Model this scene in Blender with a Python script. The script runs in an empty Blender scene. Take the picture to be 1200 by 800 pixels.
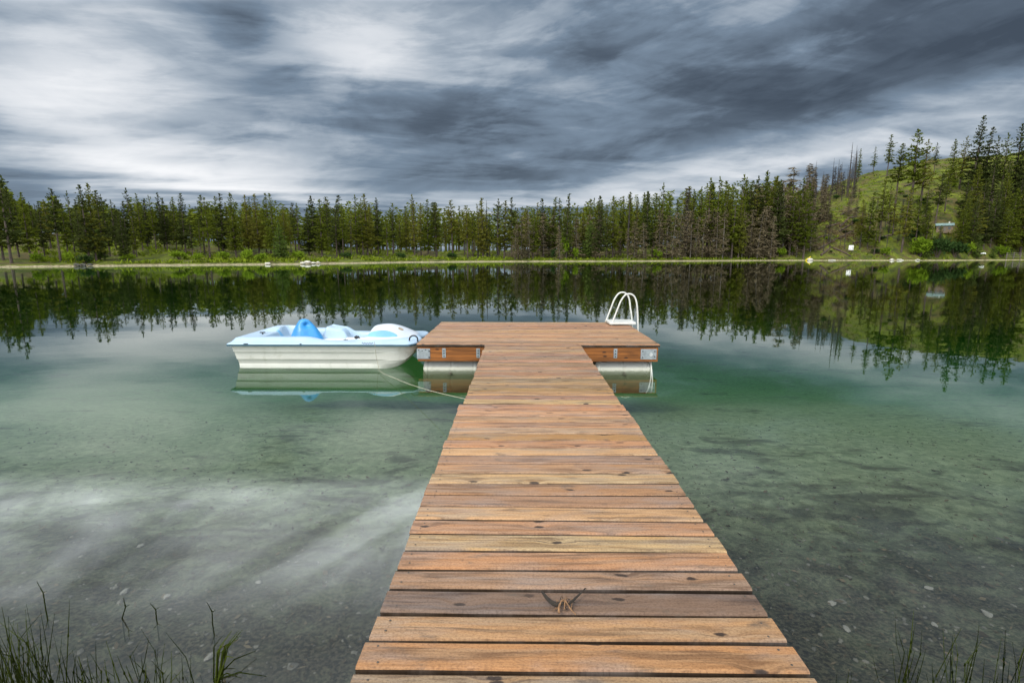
import bpy, bmesh, math, random
import numpy as np
from mathutils import Vector, Matrix, Euler, noise as mnoise

R_ = math.radians
S = bpy.context.scene
COL = S.collection
random.seed(7)

# ------------------------------------------------------------------ camera
CAMX, CAMY, CAMZ = -0.22, 0.0, 1.80
FPX = 600.0                       # focal length in pixels of a 1200 px wide frame
PITCH = math.atan(102 / FPX)
YAW = math.atan(7.5 / FPX)
cam_d = bpy.data.cameras.new('camera')
cam_d.sensor_fit = 'HORIZONTAL'; cam_d.sensor_width = 36.0; cam_d.lens = 18.0
cam_d.clip_start = 0.05; cam_d.clip_end = 6000
cam = bpy.data.objects.new('camera', cam_d); COL.objects.link(cam)
cam.location = (CAMX, CAMY, CAMZ)
cam.rotation_euler = (math.pi / 2 - PITCH, 0, YAW)
S.camera = cam

# ------------------------------------------------------------------ render settings
S.render.engine = 'CYCLES'
S.view_settings.view_transform = 'Standard'
S.view_settings.look = 'None'
S.view_settings.exposure = 0.25
S.view_settings.gamma = 1.0
S.cycles.use_denoising = True
S.cycles.denoising_prefilter = 'ACCURATE'
S.cycles.max_bounces = 8
S.cycles.diffuse_bounces = 3
S.cycles.glossy_bounces = 4
S.cycles.transparent_max_bounces = 16
S.cycles.volume_bounces = 0
S.cycles.caustics_reflective = False
S.cycles.sample_clamp_indirect = 8.0

CP, SP = math.cos(PITCH), math.sin(PITCH)
CY, SY = math.cos(YAW), math.sin(YAW)
FWD = Vector((-SY * CP, CY * CP, -SP))
RGT = Vector((CY, SY, 0))
UPV = Vector((-SY * SP, CY * SP, CP))
CAM = Vector((CAMX, CAMY, CAMZ))

def ray(px, py):
    return (FWD + RGT * ((px - 600) / FPX) - UPV * ((py - 400) / FPX)).normalized()

def on_z(px, py, z):
    d = ray(px, py); t = (z - CAMZ) / d.z
    return CAM + d * t

def az_el(px, py):
    d = ray(px, py)
    return math.atan2(d.x, d.y), math.asin(d.z)

# ------------------------------------------------------------------ node helper
class NG:
    def __init__(s, nt): s.nt = nt
    def new(s, t, **kw):
        n = s.nt.nodes.new(t)
        for k, v in kw.items(): setattr(n, k, v)
        return n
    def put(s, sock, v):
        if hasattr(v, 'is_output') or isinstance(v, bpy.types.NodeSocket): s.nt.links.new(v, sock)
        elif v is not None: sock.default_value = v
    def m(s, op, a, b=None, c=None, clamp=False):
        n = s.new('ShaderNodeMath', operation=op); n.use_clamp = clamp
        s.put(n.inputs[0], a)
        if b is not None: s.put(n.inputs[1], b)
        if c is not None: s.put(n.inputs[2], c)
        return n.outputs[0]
    def add(s, a, b): return s.m('ADD', a, b)
    def sub(s, a, b): return s.m('SUBTRACT', a, b)
    def mul(s, a, b): return s.m('MULTIPLY', a, b)
    def div(s, a, b): return s.m('DIVIDE', a, b)
    def mapr(s, v, a, b, c=0.0, d=1.0, smooth=True):
        n = s.new('ShaderNodeMapRange'); n.interpolation_type = 'SMOOTHSTEP' if smooth else 'LINEAR'
        s.put(n.inputs[0], v)
        for i, q in enumerate((a, b, c, d)): s.put(n.inputs[1 + i], q)
        return n.outputs[0]
    def vec(s, x, y, z=0.0):
        n = s.new('ShaderNodeCombineXYZ')
        for i, q in enumerate((x, y, z)): s.put(n.inputs[i], q)
        return n.outputs[0]
    def sep(s, v):
        n = s.new('ShaderNodeSeparateXYZ'); s.put(n.inputs[0], v); return n.outputs
    def vm(s, op, a, b=None):
        n = s.new('ShaderNodeVectorMath', operation=op); s.put(n.inputs[0], a)
        if b is not None: s.put(n.inputs[1], b)
        return n.outputs[0]
    def noise(s, v, scale=1.0, detail=4.0, rough=0.5, dist=0.0, dims='3D'):
        n = s.new('ShaderNodeTexNoise', noise_dimensions=dims)
        s.put(n.inputs['Vector'], v)
        n.inputs['Scale'].default_value = scale; n.inputs['Detail'].default_value = detail
        n.inputs['Roughness'].default_value = rough; n.inputs['Distortion'].default_value = dist
        return n.outputs[0]
    def voro(s, v, scale=1.0, feature='F1', rand=1.0, dims='3D'):
        n = s.new('ShaderNodeTexVoronoi', feature=feature, voronoi_dimensions=dims); s.put(n.inputs['Vector'], v)
        n.inputs['Scale'].default_value = scale; n.inputs['Randomness'].default_value = rand
        return n.outputs
    def mix(s, f, a, b, blend='MIX'):
        n = s.new('ShaderNodeMix', data_type='RGBA', blend_type=blend); n.clamp_factor = True
        s.put(n.inputs[0], f)
        for i, q in ((6, a), (7, b)):
            if isinstance(q, (tuple, list)): q = tuple(q) if len(q) == 4 else (*q, 1)
            s.put(n.inputs[i], q)
        return n.outputs[2]
    def ramp(s, v, stops, interp='LINEAR'):
        n = s.new('ShaderNodeValToRGB'); n.color_ramp.interpolation = interp
        e = n.color_ramp.elements
        while len(e) < len(stops): e.new(0.5)
        for q, (p, c) in zip(e, stops):
            q.position = p; q.color = (*c, 1) if len(c) == 3 else c
        s.put(n.inputs[0], v); return n.outputs[0]
    def bump(s, h, strength=0.3, dist=0.01):
        n = s.new('ShaderNodeBump'); n.inputs['Strength'].default_value = strength
        n.inputs['Distance'].default_value = dist; s.put(n.inputs['Height'], h); return n.outputs[0]

# ------------------------------------------------------------------ world: overcast sky with bands of cloud
SUN_EL, SUN_AZ = R_(46), R_(-140)        # azimuth from +Y towards +X: behind the viewer, to the left
W = bpy.data.worlds.new('World'); S.world = W; W.use_nodes = True
W.node_tree.nodes.clear()
g = NG(W.node_tree)
tc = g.new('ShaderNodeTexCoord')
dvec = g.vm('NORMALIZE', tc.outputs['Generated'])
dx, dy, dz = g.sep(dvec)
az = g.m('ARCTAN2', dx, dy)
el = g.m('ARCSINE', dz)
zc = g.add(g.m('MAXIMUM', dz, 0.0), 0.085)
pu, pv = g.div(dx, zc), g.div(dy, zc)
ca, sa = math.cos(R_(14)), math.sin(R_(14))
ru = g.add(g.mul(pu, ca), g.mul(pv, sa)); rv = g.sub(g.mul(pv, ca), g.mul(pu, sa))
P1 = g.vec(g.mul(ru, 0.26), g.mul(rv, 0.55), 3.7)
warp = g.noise(P1, 1.1, 3, 0.5)
P2 = g.vec(g.add(g.mul(ru, 0.34), g.mul(warp, 1.1)), g.add(g.mul(rv, 0.85), g.mul(warp, 0.9)), 1.3)
n1 = g.noise(P2, 0.95, 4, 0.5, 0.3)
P3 = g.vec(g.mul(ru, 0.8), g.add(g.mul(rv, 2.1), g.mul(warp, 2.0)), 9.1)
n2 = g.noise(P3, 1.25, 6, 0.54, 0.45)
P4 = g.vec(g.mul(az, 3.2), g.mul(g.sub(el, g.mul(az, 0.12)), 17.0), 5.0)
n3 = g.noise(P4, 1.0, 5, 0.55, 0.8)
wob_u = g.mul(g.sub(n1, 0.5), 0.20); wob_v = g.mul(g.sub(n2, 0.5), 0.10)
azw, elw = g.add(az, wob_u), g.add(el, g.add(wob_v, g.mul(g.sub(n1, .5), .07)))
# (x0,y0,x1,y1, half width, amount): long axis of each bank of brighter or darker cloud
BANKS = [
    (-80, 75, 240, 105, 85, 0.34), (60, 150, 250, 205, 20, 0.10), (330, 40, 520, 70, 40, 0.42),
    (110, 190, 375, 206, 24, 0.52), (-20, 105, 200, 112, 22, 0.22), (220, 216, 430, 226, 16, 0.26),
    (-60, 200, 110, 215, 30, -0.16), (250, 22, 320, 40, 26, -0.26), (330, 160, 640, 130, 55, -0.06),
    (640, 145, 1200, 60, 50, -0.22), (950, 30, 1300, -20, 60, -0.20), (420, 190, 640, 205, 20, -0.12),
    (620, 236, 900, 196, 16, 0.30), (820, 192, 1250, 120, 22, 0.40), (450, 240, 760, 236, 10, 0.28),
    (1050, 165, 1300, 120, 22, 0.10), (880, 75, 1010, 60, 14, 0.10), (1000, 205, 1250, 180, 16, -0.06),
]
P5 = g.vec(g.mul(g.add(az, g.mul(warp, .25)), 9.0), g.mul(g.add(g.sub(el, g.mul(az, 0.16)), g.mul(n1, .10)), 34.0), 2.0)
n4 = g.noise(P5, 1.0, 6, 0.6, 0.6)
P6 = g.vec(g.mul(az, 5.5), g.mul(g.sub(el, g.mul(az, .05)), 13.0), 8.0)
n5 = g.noise(P6, 1.0, 5, 0.55, .7)
B = g.add(0.44, g.add(g.mul(g.sub(n1, 0.5), 0.62), g.add(g.mul(g.sub(n2, 0.5), 0.46), g.mul(g.sub(n3, 0.5), 0.20))))
B = g.add(B, g.add(g.mul(g.sub(n4, .5), .10), g.mul(g.sub(n5, .5), .46)))
P8 = g.vec(g.add(g.mul(ru, .42), g.mul(n1, .5)), g.add(g.mul(rv, 1.05), g.mul(n1, .6)), 17.0)
e1 = g.noise(P8, 1.0, 7, .60, .25)
P9 = g.vec(g.mul(az, 3.4), g.mul(g.sub(el, g.mul(az, .13)), 15.0), 41.0)
e2 = g.noise(P9, 1.0, 7, .60, .3)
B = g.add(B, g.add(g.mul(g.sub(g.mapr(e1, .43, .56), .5), .12), g.mul(g.sub(g.mapr(e2, .44, .57), .5), .12)))
for (x0, y0, x1, y1, hw, amt) in BANKS:
    a0, e0 = az_el(x0, y0); a1, e1 = az_el(x1, y1)
    cu, cv = (a0 + a1) / 2, (e0 + e1) / 2
    L = math.hypot(a1 - a0, e1 - e0) / 2; th = math.atan2(e1 - e0, a1 - a0); sw = hw / FPX * 0.9
    du, dv = g.sub(azw, cu), g.sub(elw, cv)
    p = g.div(g.add(g.mul(du, math.cos(th)), g.mul(dv, math.sin(th))), L)
    q = g.div(g.sub(g.mul(dv, math.cos(th)), g.mul(du, math.sin(th))), sw)
    ex = g.m('POWER', 2.718, g.mul(g.add(g.mul(p, p), g.mul(q, q)), -1.0))
    B = g.add(B, g.mul(ex, amt))
cl = g.ramp(g.mul(B, 0.8), [(0.0, (.046, .062, .086)), (0.16, (.078, .104, .140)), (0.336, (.165, .220, .290)),
                (0.496, (.345, .40, .465)), (0.68, (.57, .605, .65)), (1.0, (.82, .83, .85))])
# fill light added to the unseen sky overhead, behind and at upper left
up = g.mapr(el, R_(23), R_(48))
left = g.mapr(az, R_(20), R_(-50))
back = g.mapr(dy, 0.1, -0.5)
vt = g.div(dz, g.m('MAXIMUM', dy, 0.05))
lowleft = g.mul(g.mul(g.mapr(vt, .440, .52), g.mapr(vt, .86, .58)), g.mapr(az, R_(14), R_(-16)))
P7 = g.vec(g.mul(az, 2.0), g.mul(g.add(el, g.mul(az, .30)), 6.5), 31.0)
n6 = g.mapr(g.noise(P7, 1.0, 5, .55, .7), .36, .64)
hi = g.add(g.mul(up, g.add(0.10, g.mul(left, .70))), g.add(g.mul(back, 1.55), g.mul(g.mul(lowleft, g.add(.22, g.mul(n6, .78))), 2.7)))
hivar = g.add(0.35, g.mul(g.mapr(g.add(g.mul(n1, .6), g.mul(n2, .4)), .38, .60), 1.35))
hi_l = g.mul(hi, hivar)
hcol = g.vm('SCALE', (0.95, 0.98, 1.02)); W.node_tree.nodes[-1].inputs['Scale'].default_value = 1
sc_n = g.new('ShaderNodeVectorMath', operation='SCALE'); sc_n.inputs[0].default_value = (0.96, 0.985, 1.02)
g.put(sc_n.inputs['Scale'], hi_l)
clouds = g.vm('ADD', cl, sc_n.outputs[0])
sky = g.new('ShaderNodeTexSky', sky_type='NISHITA'); sky.sun_disc = False
sky.sun_elevation = SUN_EL; sky.sun_rotation = SUN_AZ
bg1 = g.new('ShaderNodeBackground'); g.put(bg1.inputs[0], sky.outputs[0]); bg1.inputs[1].default_value = 0.06
bg2 = g.new('ShaderNodeBackground'); g.put(bg2.inputs[0], clouds); bg2.inputs[1].default_value = 1.0
mx = g.new('ShaderNodeMixShader'); mx.inputs[0].default_value = 0.95
W.node_tree.links.new(bg1.outputs[0], mx.inputs[1]); W.node_tree.links.new(bg2.outputs[0], mx.inputs[2])
wo = g.new('ShaderNodeOutputWorld'); W.node_tree.links.new(mx.outputs[0], wo.inputs[0])

# ------------------------------------------------------------------ sun (veiled by cloud)
sd = bpy.data.lights.new('sun', 'SUN'); sd.energy = 1.5; sd.angle = R_(12); sd.color = (1.0, 0.95, 0.86)
so = bpy.data.objects.new('sun', sd); COL.objects.link(so)
sv = Vector((math.sin(SUN_AZ) * math.cos(SUN_EL), math.cos(SUN_AZ) * math.cos(SUN_EL), math.sin(SUN_EL)))
so.rotation_euler = sv.to_track_quat('Z', 'Y').to_euler()
so.location = sv * 50

# ------------------------------------------------------------------ object helpers
def tag(o, label=None, cat=None, group=None, kind=None):
    if label: o['label'] = label
    if cat: o['category'] = cat
    if group: o['group'] = group
    if kind: o['kind'] = kind
    return o

def empty(name, loc=(0, 0, 0), rz=0.0):
    o = bpy.data.objects.new(name, None); o.empty_display_size = 0.2
    o.location = loc; o.rotation_euler = (0, 0, rz); COL.objects.link(o); return o

def link_mesh(name, me, mats, parent=None, smooth=False):
    for m in (mats if isinstance(mats, (list, tuple)) else [mats]): me.materials.append(m)
    if smooth: me.polygons.foreach_set('use_smooth', [True] * len(me.polygons))
    o = bpy.data.objects.new(name, me); COL.objects.link(o)
    if parent: o.parent = parent
    return o

class MB:
    """collects pieces of one mesh"""
    def __init__(s): s.v = []; s.f = []; s.mi = []; s.col = []
    def raw(s, vs, fs, mi=0, col=None):
        n = len(s.v); s.v.extend([tuple(p) for p in vs])
        for f in fs: s.f.append(tuple(i + n for i in f)); s.mi.append(mi); s.col.append(col)
    def box(s, c, d, mi=0, rot=None, bev=0.0):
        bm = bmesh.new(); bmesh.ops.create_cube(bm, size=1)
        bmesh.ops.scale(bm, vec=d, verts=bm.verts)
        if bev: bmesh.ops.bevel(bm, geom=list(bm.edges), offset=bev, segments=2, affect='EDGES', profile=0.6)
        if rot is not None: bmesh.ops.rotate(bm, matrix=rot, verts=bm.verts)
        bmesh.ops.translate(bm, vec=c, verts=bm.verts)
        bm.verts.index_update()
        s.raw([v.co for v in bm.verts], [[v.index for v in f.verts] for f in bm.faces], mi); bm.free()
    def tube(s, pts, rad, n=8, mi=0, cap=True):
        pts = [Vector(p) for p in pts]
        rads = rad if isinstance(rad, (list, tuple)) else [rad] * len(pts)
        vs = []; fs = []
        ref = Vector((0, 0, 1))
        t0 = (pts[1] - pts[0]).normalized()
        if abs(t0.dot(ref)) > 0.9: ref = Vector((1, 0, 0))
        a = t0.cross(ref).normalized()
        for i, p in enumerate(pts):
            t = (pts[min(i + 1, len(pts) - 1)] - pts[max(i - 1, 0)]).normalized()
            a = (a - t * a.dot(t)).normalized(); b = t.cross(a)
            for k in range(n):
                w = 2 * math.pi * k / n
                vs.append(p + (a * math.cos(w) + b * math.sin(w)) * rads[i])
        for i in range(len(pts) - 1):
            for k in range(n):
                fs.append((i * n + k, i * n + (k + 1) % n, (i + 1) * n + (k + 1) % n, (i + 1) * n + k))
        if cap:
            fs.append(tuple(range(n - 1, -1, -1))); fs.append(tuple((len(pts) - 1) * n + k for k in range(n)))
        s.raw(vs, fs, mi)
    def mesh(s, name):
        me = bpy.data.meshes.new(name); me.from_pydata(s.v, [], s.f)
        if any(s.mi): me.polygons.foreach_set('material_index', s.mi)
        if any(c is not None for c in s.col):
            at = me.color_attributes.new('tint', 'FLOAT_COLOR', 'CORNER')
            arr = []
            for f, c in zip(s.f, s.col): arr.extend(list((*(c or (0.5, 0.5, 0.5)), 1)) * len(f))
            at.data.foreach_set('color', arr)
        me.update(); return me
    def build(s, name, mats, parent=None, smooth=False):
        return link_mesh(name, s.mesh(name), mats, parent, smooth)

def smooth_path(pts, n=6):
    """Catmull-Rom through the points"""
    P = [Vector(p) for p in pts]; P = [P[0] * 2 - P[1]] + P + [P[-1] * 2 - P[-2]]
    out = []
    for i in range(1, len(P) - 2):
        for k in range(n):
            t = k / n; a, b, c, d = P[i - 1], P[i], P[i + 1], P[i + 2]
            out.append(0.5 * ((2 * b) + (c - a) * t + (2 * a - 5 * b + 4 * c - d) * t * t + (3 * b - a - 3 * c + d) * t ** 3))
    out.append(P[-2]); return out

# ------------------------------------------------------------------ materials
def mat(name):
    m = bpy.data.materials.new(name); m.use_nodes = True; m.node_tree.nodes.clear()
    g = NG(m.node_tree); out = g.new('ShaderNodeOutputMaterial'); return m, g, out

def pbsdf(g, out, base, rough=0.5, normal=None, spec=0.5, metal=0.0, coat=0.0):
    b = g.new('ShaderNodeBsdfPrincipled')
    if isinstance(base, tuple): base = (*base, 1)
    g.put(b.inputs['Base Color'], base); g.put(b.inputs['Roughness'], rough)
    b.inputs['Metallic'].default_value = metal; b.inputs['Specular IOR Level'].default_value = spec
    b.inputs['Coat Weight'].default_value = coat
    if normal is not None: g.put(b.inputs['Normal'], normal)
    if out is not None: g.nt.links.new(b.outputs[0], out.inputs['Surface'])
    return b.outputs[0]

def plain(name, base, rough=0.5, var=0.12, scale=6.0, metal=0.0, bump=0.0, spec=0.5, dirt=None, dirtamt=0.0):
    m, g, out = mat(name)
    t = g.new('ShaderNodeTexCoord').outputs['Object']
    n = g.noise(t, scale, 5, 0.6)
    c = g.mix(g.mapr(n, 0.3, 0.7), tuple(x * (1 - var) for x in base), tuple(min(1, x * (1 + var)) for x in base))
    if dirt:
        n2 = g.noise(t, scale * 2.7, 6, 0.65, 0.5)
        c = g.mix(g.mul(g.mapr(n2, 0.52, 0.75), dirtamt), c, dirt)
    nb = g.bump(g.noise(t, scale * 9, 3, 0.6), bump, 0.004) if bump else None
    pbsdf(g, out, c, g.mapr(n, 0.2, 0.8, rough * 0.85, min(1, rough * 1.15)), nb, spec, metal)
    return m

def wood_planks(name, grey=0.35, wet=0.0):
    m, g, out = mat(name)
    t = g.new('ShaderNodeTexCoord').outputs['Object']
    geo = g.new('ShaderNodeNewGeometry'); rnd = geo.outputs['Random Per Island']
    tint = g.new('ShaderNodeVertexColor', layer_name='tint').outputs[0]
    off = g.vec(g.mul(rnd, 61.0), g.mul(rnd, 17.0), g.mul(rnd, 9.0))
    p = g.vm('ADD', t, off)
    px, py, pz = g.sep(p)
    # knots: sparse elongated cells, the grain flows round them
    kv = g.vec(g.mul(g.add(px, g.mul(g.noise(p, 9, 2), .06)), 3.4), g.mul(g.add(py, g.mul(g.noise(p, 14, 2), .02)), 8.2), 0.0)
    vo = g.voro(kv, 1.0, dims='2D')
    kd = vo['Distance']; kr = g.sep(vo['Color'])[0]
    on = g.mapr(kr, 0.66, 0.68)
    knot = g.mul(g.mapr(g.add(kd, g.mul(g.noise(p, 60, 2), .06)), 0.135, 0.075), on)
    halo = g.mul(g.mapr(kd, 0.42, 0.05), on)
    wy = g.add(py, g.mul(halo, 0.022))
    gv = g.vec(g.mul(px, 3.2), g.mul(wy, 46.0), g.mul(pz, 20.0))
    grain = g.noise(gv, 1.0, 7, 0.62, 0.35)
    gv2 = g.vec(g.mul(px, 16.0), g.mul(wy, 170.0), g.mul(pz, 30.0))
    fine = g.noise(gv2, 1.0, 4, 0.6)
    gv3 = g.vec(g.mul(px, .75), g.mul(g.add(wy, g.mul(g.noise(g.vec(g.mul(px, 1.3), g.mul(py, 3), 0), 1, 2), .09)), 13.0), 0)
    broad = g.noise(gv3, 1.0, 3, 0.5, 1.2)
    blot = g.noise(g.vec(g.mul(px, 2.2), g.mul(py, 7.0), 0), 1.0, 4, 0.6)
    c = g.mix(g.mul(g.mapr(grain, 0.40, 0.60), 0.95), tint, g.mix(1.0, tint, (.50, .44, .40), 'MULTIPLY'))
    c = g.mix(g.mul(g.mapr(broad, 0.40, 0.58), 0.75), c, g.mix(1.0, tint, (1.30, 1.10, .86), 'MULTIPLY'))
    c = g.mix(g.mul(g.mapr(fine, 0.50, 0.74), 0.5), c, g.mix(1.0, tint, (.42, .36, .32), 'MULTIPLY'))
    c = g.mix(g.mul(g.mapr(blot, 0.46, 0.72), grey), c, (.27, .225, .20))
    crack = g.mapr(g.noise(g.vec(g.mul(px, .9), g.mul(wy, 75.0), 3.0), 1.0, 2, 0.4, .2), 0.70, 0.76)
    c = g.mix(g.mul(crack, .75), c, (.06, .04, .03))
    stain = g.mapr(g.noise(g.vec(g.mul(px, 4.1), g.mul(py, 10), 7.0), 1.0, 5, 0.65), 0.57, 0.72)
    c = g.mix(g.mul(stain, .75), c, (.10, .075, .055))
    c = g.mix(g.mul(knot, .9), c, (.035, .022, .015))
    silver = g.mapr(g.noise(g.vec(g.mul(px, 1.1), g.mul(wy, 28.0), 11.0), 1.0, 5, .65, .4), .52, .70)
    c = g.mix(g.mul(silver, .45), c, g.mix(1.0, tint, (1.20, 1.23, 1.27), 'MULTIPLY'))
    c = g.mix(g.mul(knot, .8), c, (.035, .022, .015))
    pit = g.noise(g.vec(g.mul(px, 95), g.mul(py, 150), 3.0), 1.0, 3, .7)
    c = g.mix(g.mul(g.mapr(pit, .46, .66), .55), c, g.mix(1.0, c, (.45, .40, .36), 'MULTIPLY'))
    c = g.mix(g.mul(g.mapr(pit, .46, .30), .35), c, g.mix(1.0, c, (1.5, 1.5, 1.5), 'MULTIPLY'))
    h = g.add(g.mul(grain, .6), g.add(g.mul(fine, .35), g.mul(knot, -.5)))
    h = g.sub(h, g.mul(crack, .8))
    pbsdf(g, out, c, g.mapr(grain, .3, .7, .40, .64), g.bump(h, 0.5, 0.004), 0.35)
    return m

def end_grain(name, base):
    m, g, out = mat(name)
    t = g.new('ShaderNodeTexCoord').outputs['Object']
    x, y, z = g.sep(t)
    n = g.noise(g.vec(g.mul(x, 1.2), g.mul(y, 1.2), g.mul(z, 30)), 1.0, 6, .6, .5)
    b = g.noise(g.vec(g.mul(x, 1.7), g.mul(y, 3), g.mul(z, 7)), 1.0, 4, .6)
    vo = g.voro(g.vec(g.mul(g.add(x, y), 3.1), g.mul(z, 8), 0), 1.0, dims='2D')
    kn = g.mul(g.mapr(vo['Distance'], .13, .06), g.mapr(g.sep(vo['Color'])[0], .7, .72))
    c = g.mix(g.mapr(n, .35, .65), tuple(q * .55 for q in base), tuple(q * 1.25 for q in base))
    c = g.mix(g.mul(g.mapr(b, .55, .75), .7), c, tuple(q * .3 for q in base))
    c = g.mix(kn, c, (.03, .012, .006))
    pbsdf(g, out, c, .55, g.bump(n, .3, .004), .35)
    return m

M = {}
M['deck'] = wood_planks('weathered_planks', 0.38)
M['deck_far'] = wood_planks('weathered_planks_far', 0.30)
M['beam'] = end_grain('stained_beam', (.27, .095, .020))
M['stringer'] = end_grain('stringer_wood', (.20, .12, .06))
M['screw'] = plain('screw_steel', (.10, .085, .07), .5, metal=.6)
M['galv'] = plain('galvanised', (.29, .32, .33), .6, .22, 14, metal=.25, dirt=(.15, .16, .16), dirtamt=.5)
M['bolt'] = plain('bolt_steel', (.62, .63, .62), .4, metal=.5)
M['barrel'] = plain('barrel_plastic', (.66, .66, .60), .45, .08, 3, dirt=(.25, .25, .16), dirtamt=.35)
def algae(mname, base, z0):
    m, g, out = mat(mname)
    t = g.new('ShaderNodeTexCoord').outputs['Object']; x, y, z = g.sep(t)
    n = g.noise(t, 3.5, 5, .6); n2 = g.noise(g.vec(g.mul(x, 9), g.mul(y, 9), g.mul(z, 2.5)), 1.0, 5, .65)
    c = g.mix(g.mapr(n, .3, .7), tuple(q * .92 for q in base), base)
    c = g.mix(g.mul(g.mapr(n2, .52, .74), .30), c, (.30, .29, .19))
    zz = g.add(z, g.mul(g.sub(n2, .5), .05))
    c = g.mix(g.mul(g.mapr(zz, z0 + .07, z0 + .01), .35), c, (.33, .33, .20))
    c = g.mix(g.mapr(zz, z0 + .005, z0 - .03), c, (.11, .125, .065))
    pbsdf(g, out, c, g.mapr(n, .2, .8, .48, .65), None, .35)
    return m
M['barrel'] = algae('barrel_plastic_with_algae', (.56, .56, .51), 0.0)
M['hull'] = algae('hull_plastic_with_algae', (.47, .465, .42), 0.015)
M['barrel_band'] = plain('barrel_band', (.12, .11, .07), .7)
M['ladder'] = plain('white_tube', (.62, .62, .57), .35, .06, 9, dirt=(.35, .33, .26), dirtamt=.3)
M['strap'] = plain('white_strap', (.62, .62, .56), .8)
M['hull'] = plain('hull_plastic', (.72, .71, .64), .35, .05, 2.5, dirt=(.42, .42, .30), dirtamt=.35)
M['boat_deck'] = plain('pale_blue_plastic', (.345, .465, .58), .35, .06, 3, dirt=(.5, .55, .55), dirtamt=.25)
M['boat_white'] = plain('white_plastic', (.52, .565, .61), .35, .04, 3)
M['boat_blue'] = plain('blue_plastic', (.035, .24, .52), .38, .15, 5, dirt=(.12, .35, .58), dirtamt=.5)
M['boat_pale_blue'] = plain('faded_blue_plastic', (.17, .40, .62), .4, .1, 5)
M['rub'] = plain('dark_rub_strip', (.035, .09, .12), .5)
M['black'] = plain('black_rubber', (.02, .02, .022), .5)
M['tan_mark'] = plain('tan_emblem', (.30, .23, .15), .6)
M['rope'] = plain('pale_rope', (.36, .345, .25), .85, .25, 60)

def leaf_mat(name, dark, light, trans=0.25, yellow=None):
    m, g, out = mat(name)
    geo = g.new('ShaderNodeNewGeometry'); oi = g.new('ShaderNodeObjectInfo')
    rp = geo.outputs['Random Per Island']; ro = oi.outputs['Random']
    f = g.m('ADD', g.mul(rp, .65), g.mul(ro, .45), clamp=True)
    c = g.mix(f, dark, light)
    if yellow: c = g.mix(g.mul(g.mapr(g.m('FRACT', g.mul(ro, 7.3)), .55, .95), .8), c, yellow)
    d = g.new('ShaderNodeBsdfDiffuse'); g.put(d.inputs[0], c)
    t = g.new('ShaderNodeBsdfTranslucent'); g.put(t.inputs[0], c)
    x = g.new('ShaderNodeMixShader'); x.inputs[0].default_value = trans
    g.nt.links.new(d.outputs[0], x.inputs[1]); g.nt.links.new(t.outputs[0], x.inputs[2])
    g.nt.links.new(x.outputs[0], out.inputs['Surface'])
    return m
M['needles'] = leaf_mat('pine_needles', (.046, .066, .009), (.145, .172, .020), .32, (.175, .165, .030))
M['needles_dark'] = leaf_mat('dark_pine_needles', (.028, .040, .012), (.085, .102, .026), .25)
M['needles_light'] = leaf_mat('young_needles', (.06, .10, .02), (.16, .22, .045), .3)
M['dry_twigs'] = leaf_mat('dry_twigs', (.075, .060, .034), (.205, .165, .098), .1)
M['burnt_twigs'] = leaf_mat('burnt_twigs', (.02, .018, .016), (.09, .078, .064), .1)
M['shrub'] = leaf_mat('shrub_leaves', (.08, .14, .010), (.23, .32, .025), .3)
M['shrub_dark'] = leaf_mat('dark_shrub_leaves', (.018, .04, .012), (.055, .095, .025), .25)
M['cover'] = leaf_mat('ground_cover_leaves', (.035, .055, .008), (.22, .28, .022), .25)
M['bark'] = plain('pine_bark', (.075, .055, .042), .9, .35, 1.5)
M['bark_grey'] = plain('grey_bark', (.13, .112, .09), .9, .3, 1.5)
M['bark_burnt'] = plain('burnt_bark', (.035, .03, .027), .9, .35, 1.5)
M['log'] = plain('fallen_log_wood', (.075, .052, .036), .9, .4, .9)
M['reed'] = leaf_mat('reed_stems', (.006, .010, .003), (.030, .040, .008), .12)
M['reed_green'] = leaf_mat('green_reed_stems', (.03, .045, .008), (.075, .098, .014), .2)
M['rock'] = plain('pale_rock', (.50, .47, .40), .85, .3, 2)
M['stone'] = plain('lake_stone', (.060, .057, .044), .8, .6, 9)
M['stone_pale'] = plain('pale_lake_stone', (.125, .12, .10), .8, .4, 30)
M['debris'] = leaf_mat('sunken_debris', (.004, .004, .003), (.115, .095, .062), .05)

# ------------------------------------------------------------------ terrain
TX = [-300, 0, 200, 350, 500, 600, 700, 800, 900, 1000, 1100, 1200, 1500]
TZ = [62, 72, 84, 92, 118, 128, 131, 138, 150, 150, 152, 168, 170]
def px_az(p): return math.atan((p - 600) / 600 / CP)
AZ_T = [-math.pi / 2] + [px_az(p) for p in TX] + [math.pi / 2]
R_T = [100] + [z / CP * math.sqrt(1 + ((p - 600) / 600 / CP) ** 2 * CP * CP) for p, z in zip(TX, TZ)] + [200]
GX = [-300, 0, 200, 350, 500, 600, 700, 800, 860, 930, 1000, 1200, 1500]
GH = [5, 5.0, 4.5, 3.0, 1.6, 1.8, 2.5, 4.5, 6, 4, 2, 2, 2]
CX = [840, 880, 910, 940, 970, 1000, 1040, 1090, 1150, 1200, 1300, 1600]
CYY = [293, 272, 250, 231, 214, 203, 198, 194, 190, 187, 183, 180]
HC_AZ = [px_az(p) for p in CX]
HC = [max(0.0, (298 - y) / 600 * (np.interp(p, TX, TZ) + 92) - 2.0) for p, y in zip(CX, CYY)]
G_AZ = [px_az(p) for p in GX]

def sst(a, b, x):
    t = np.clip((x - a) / (b - a), 0, 1); return t * t * (3 - 2 * t)

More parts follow.
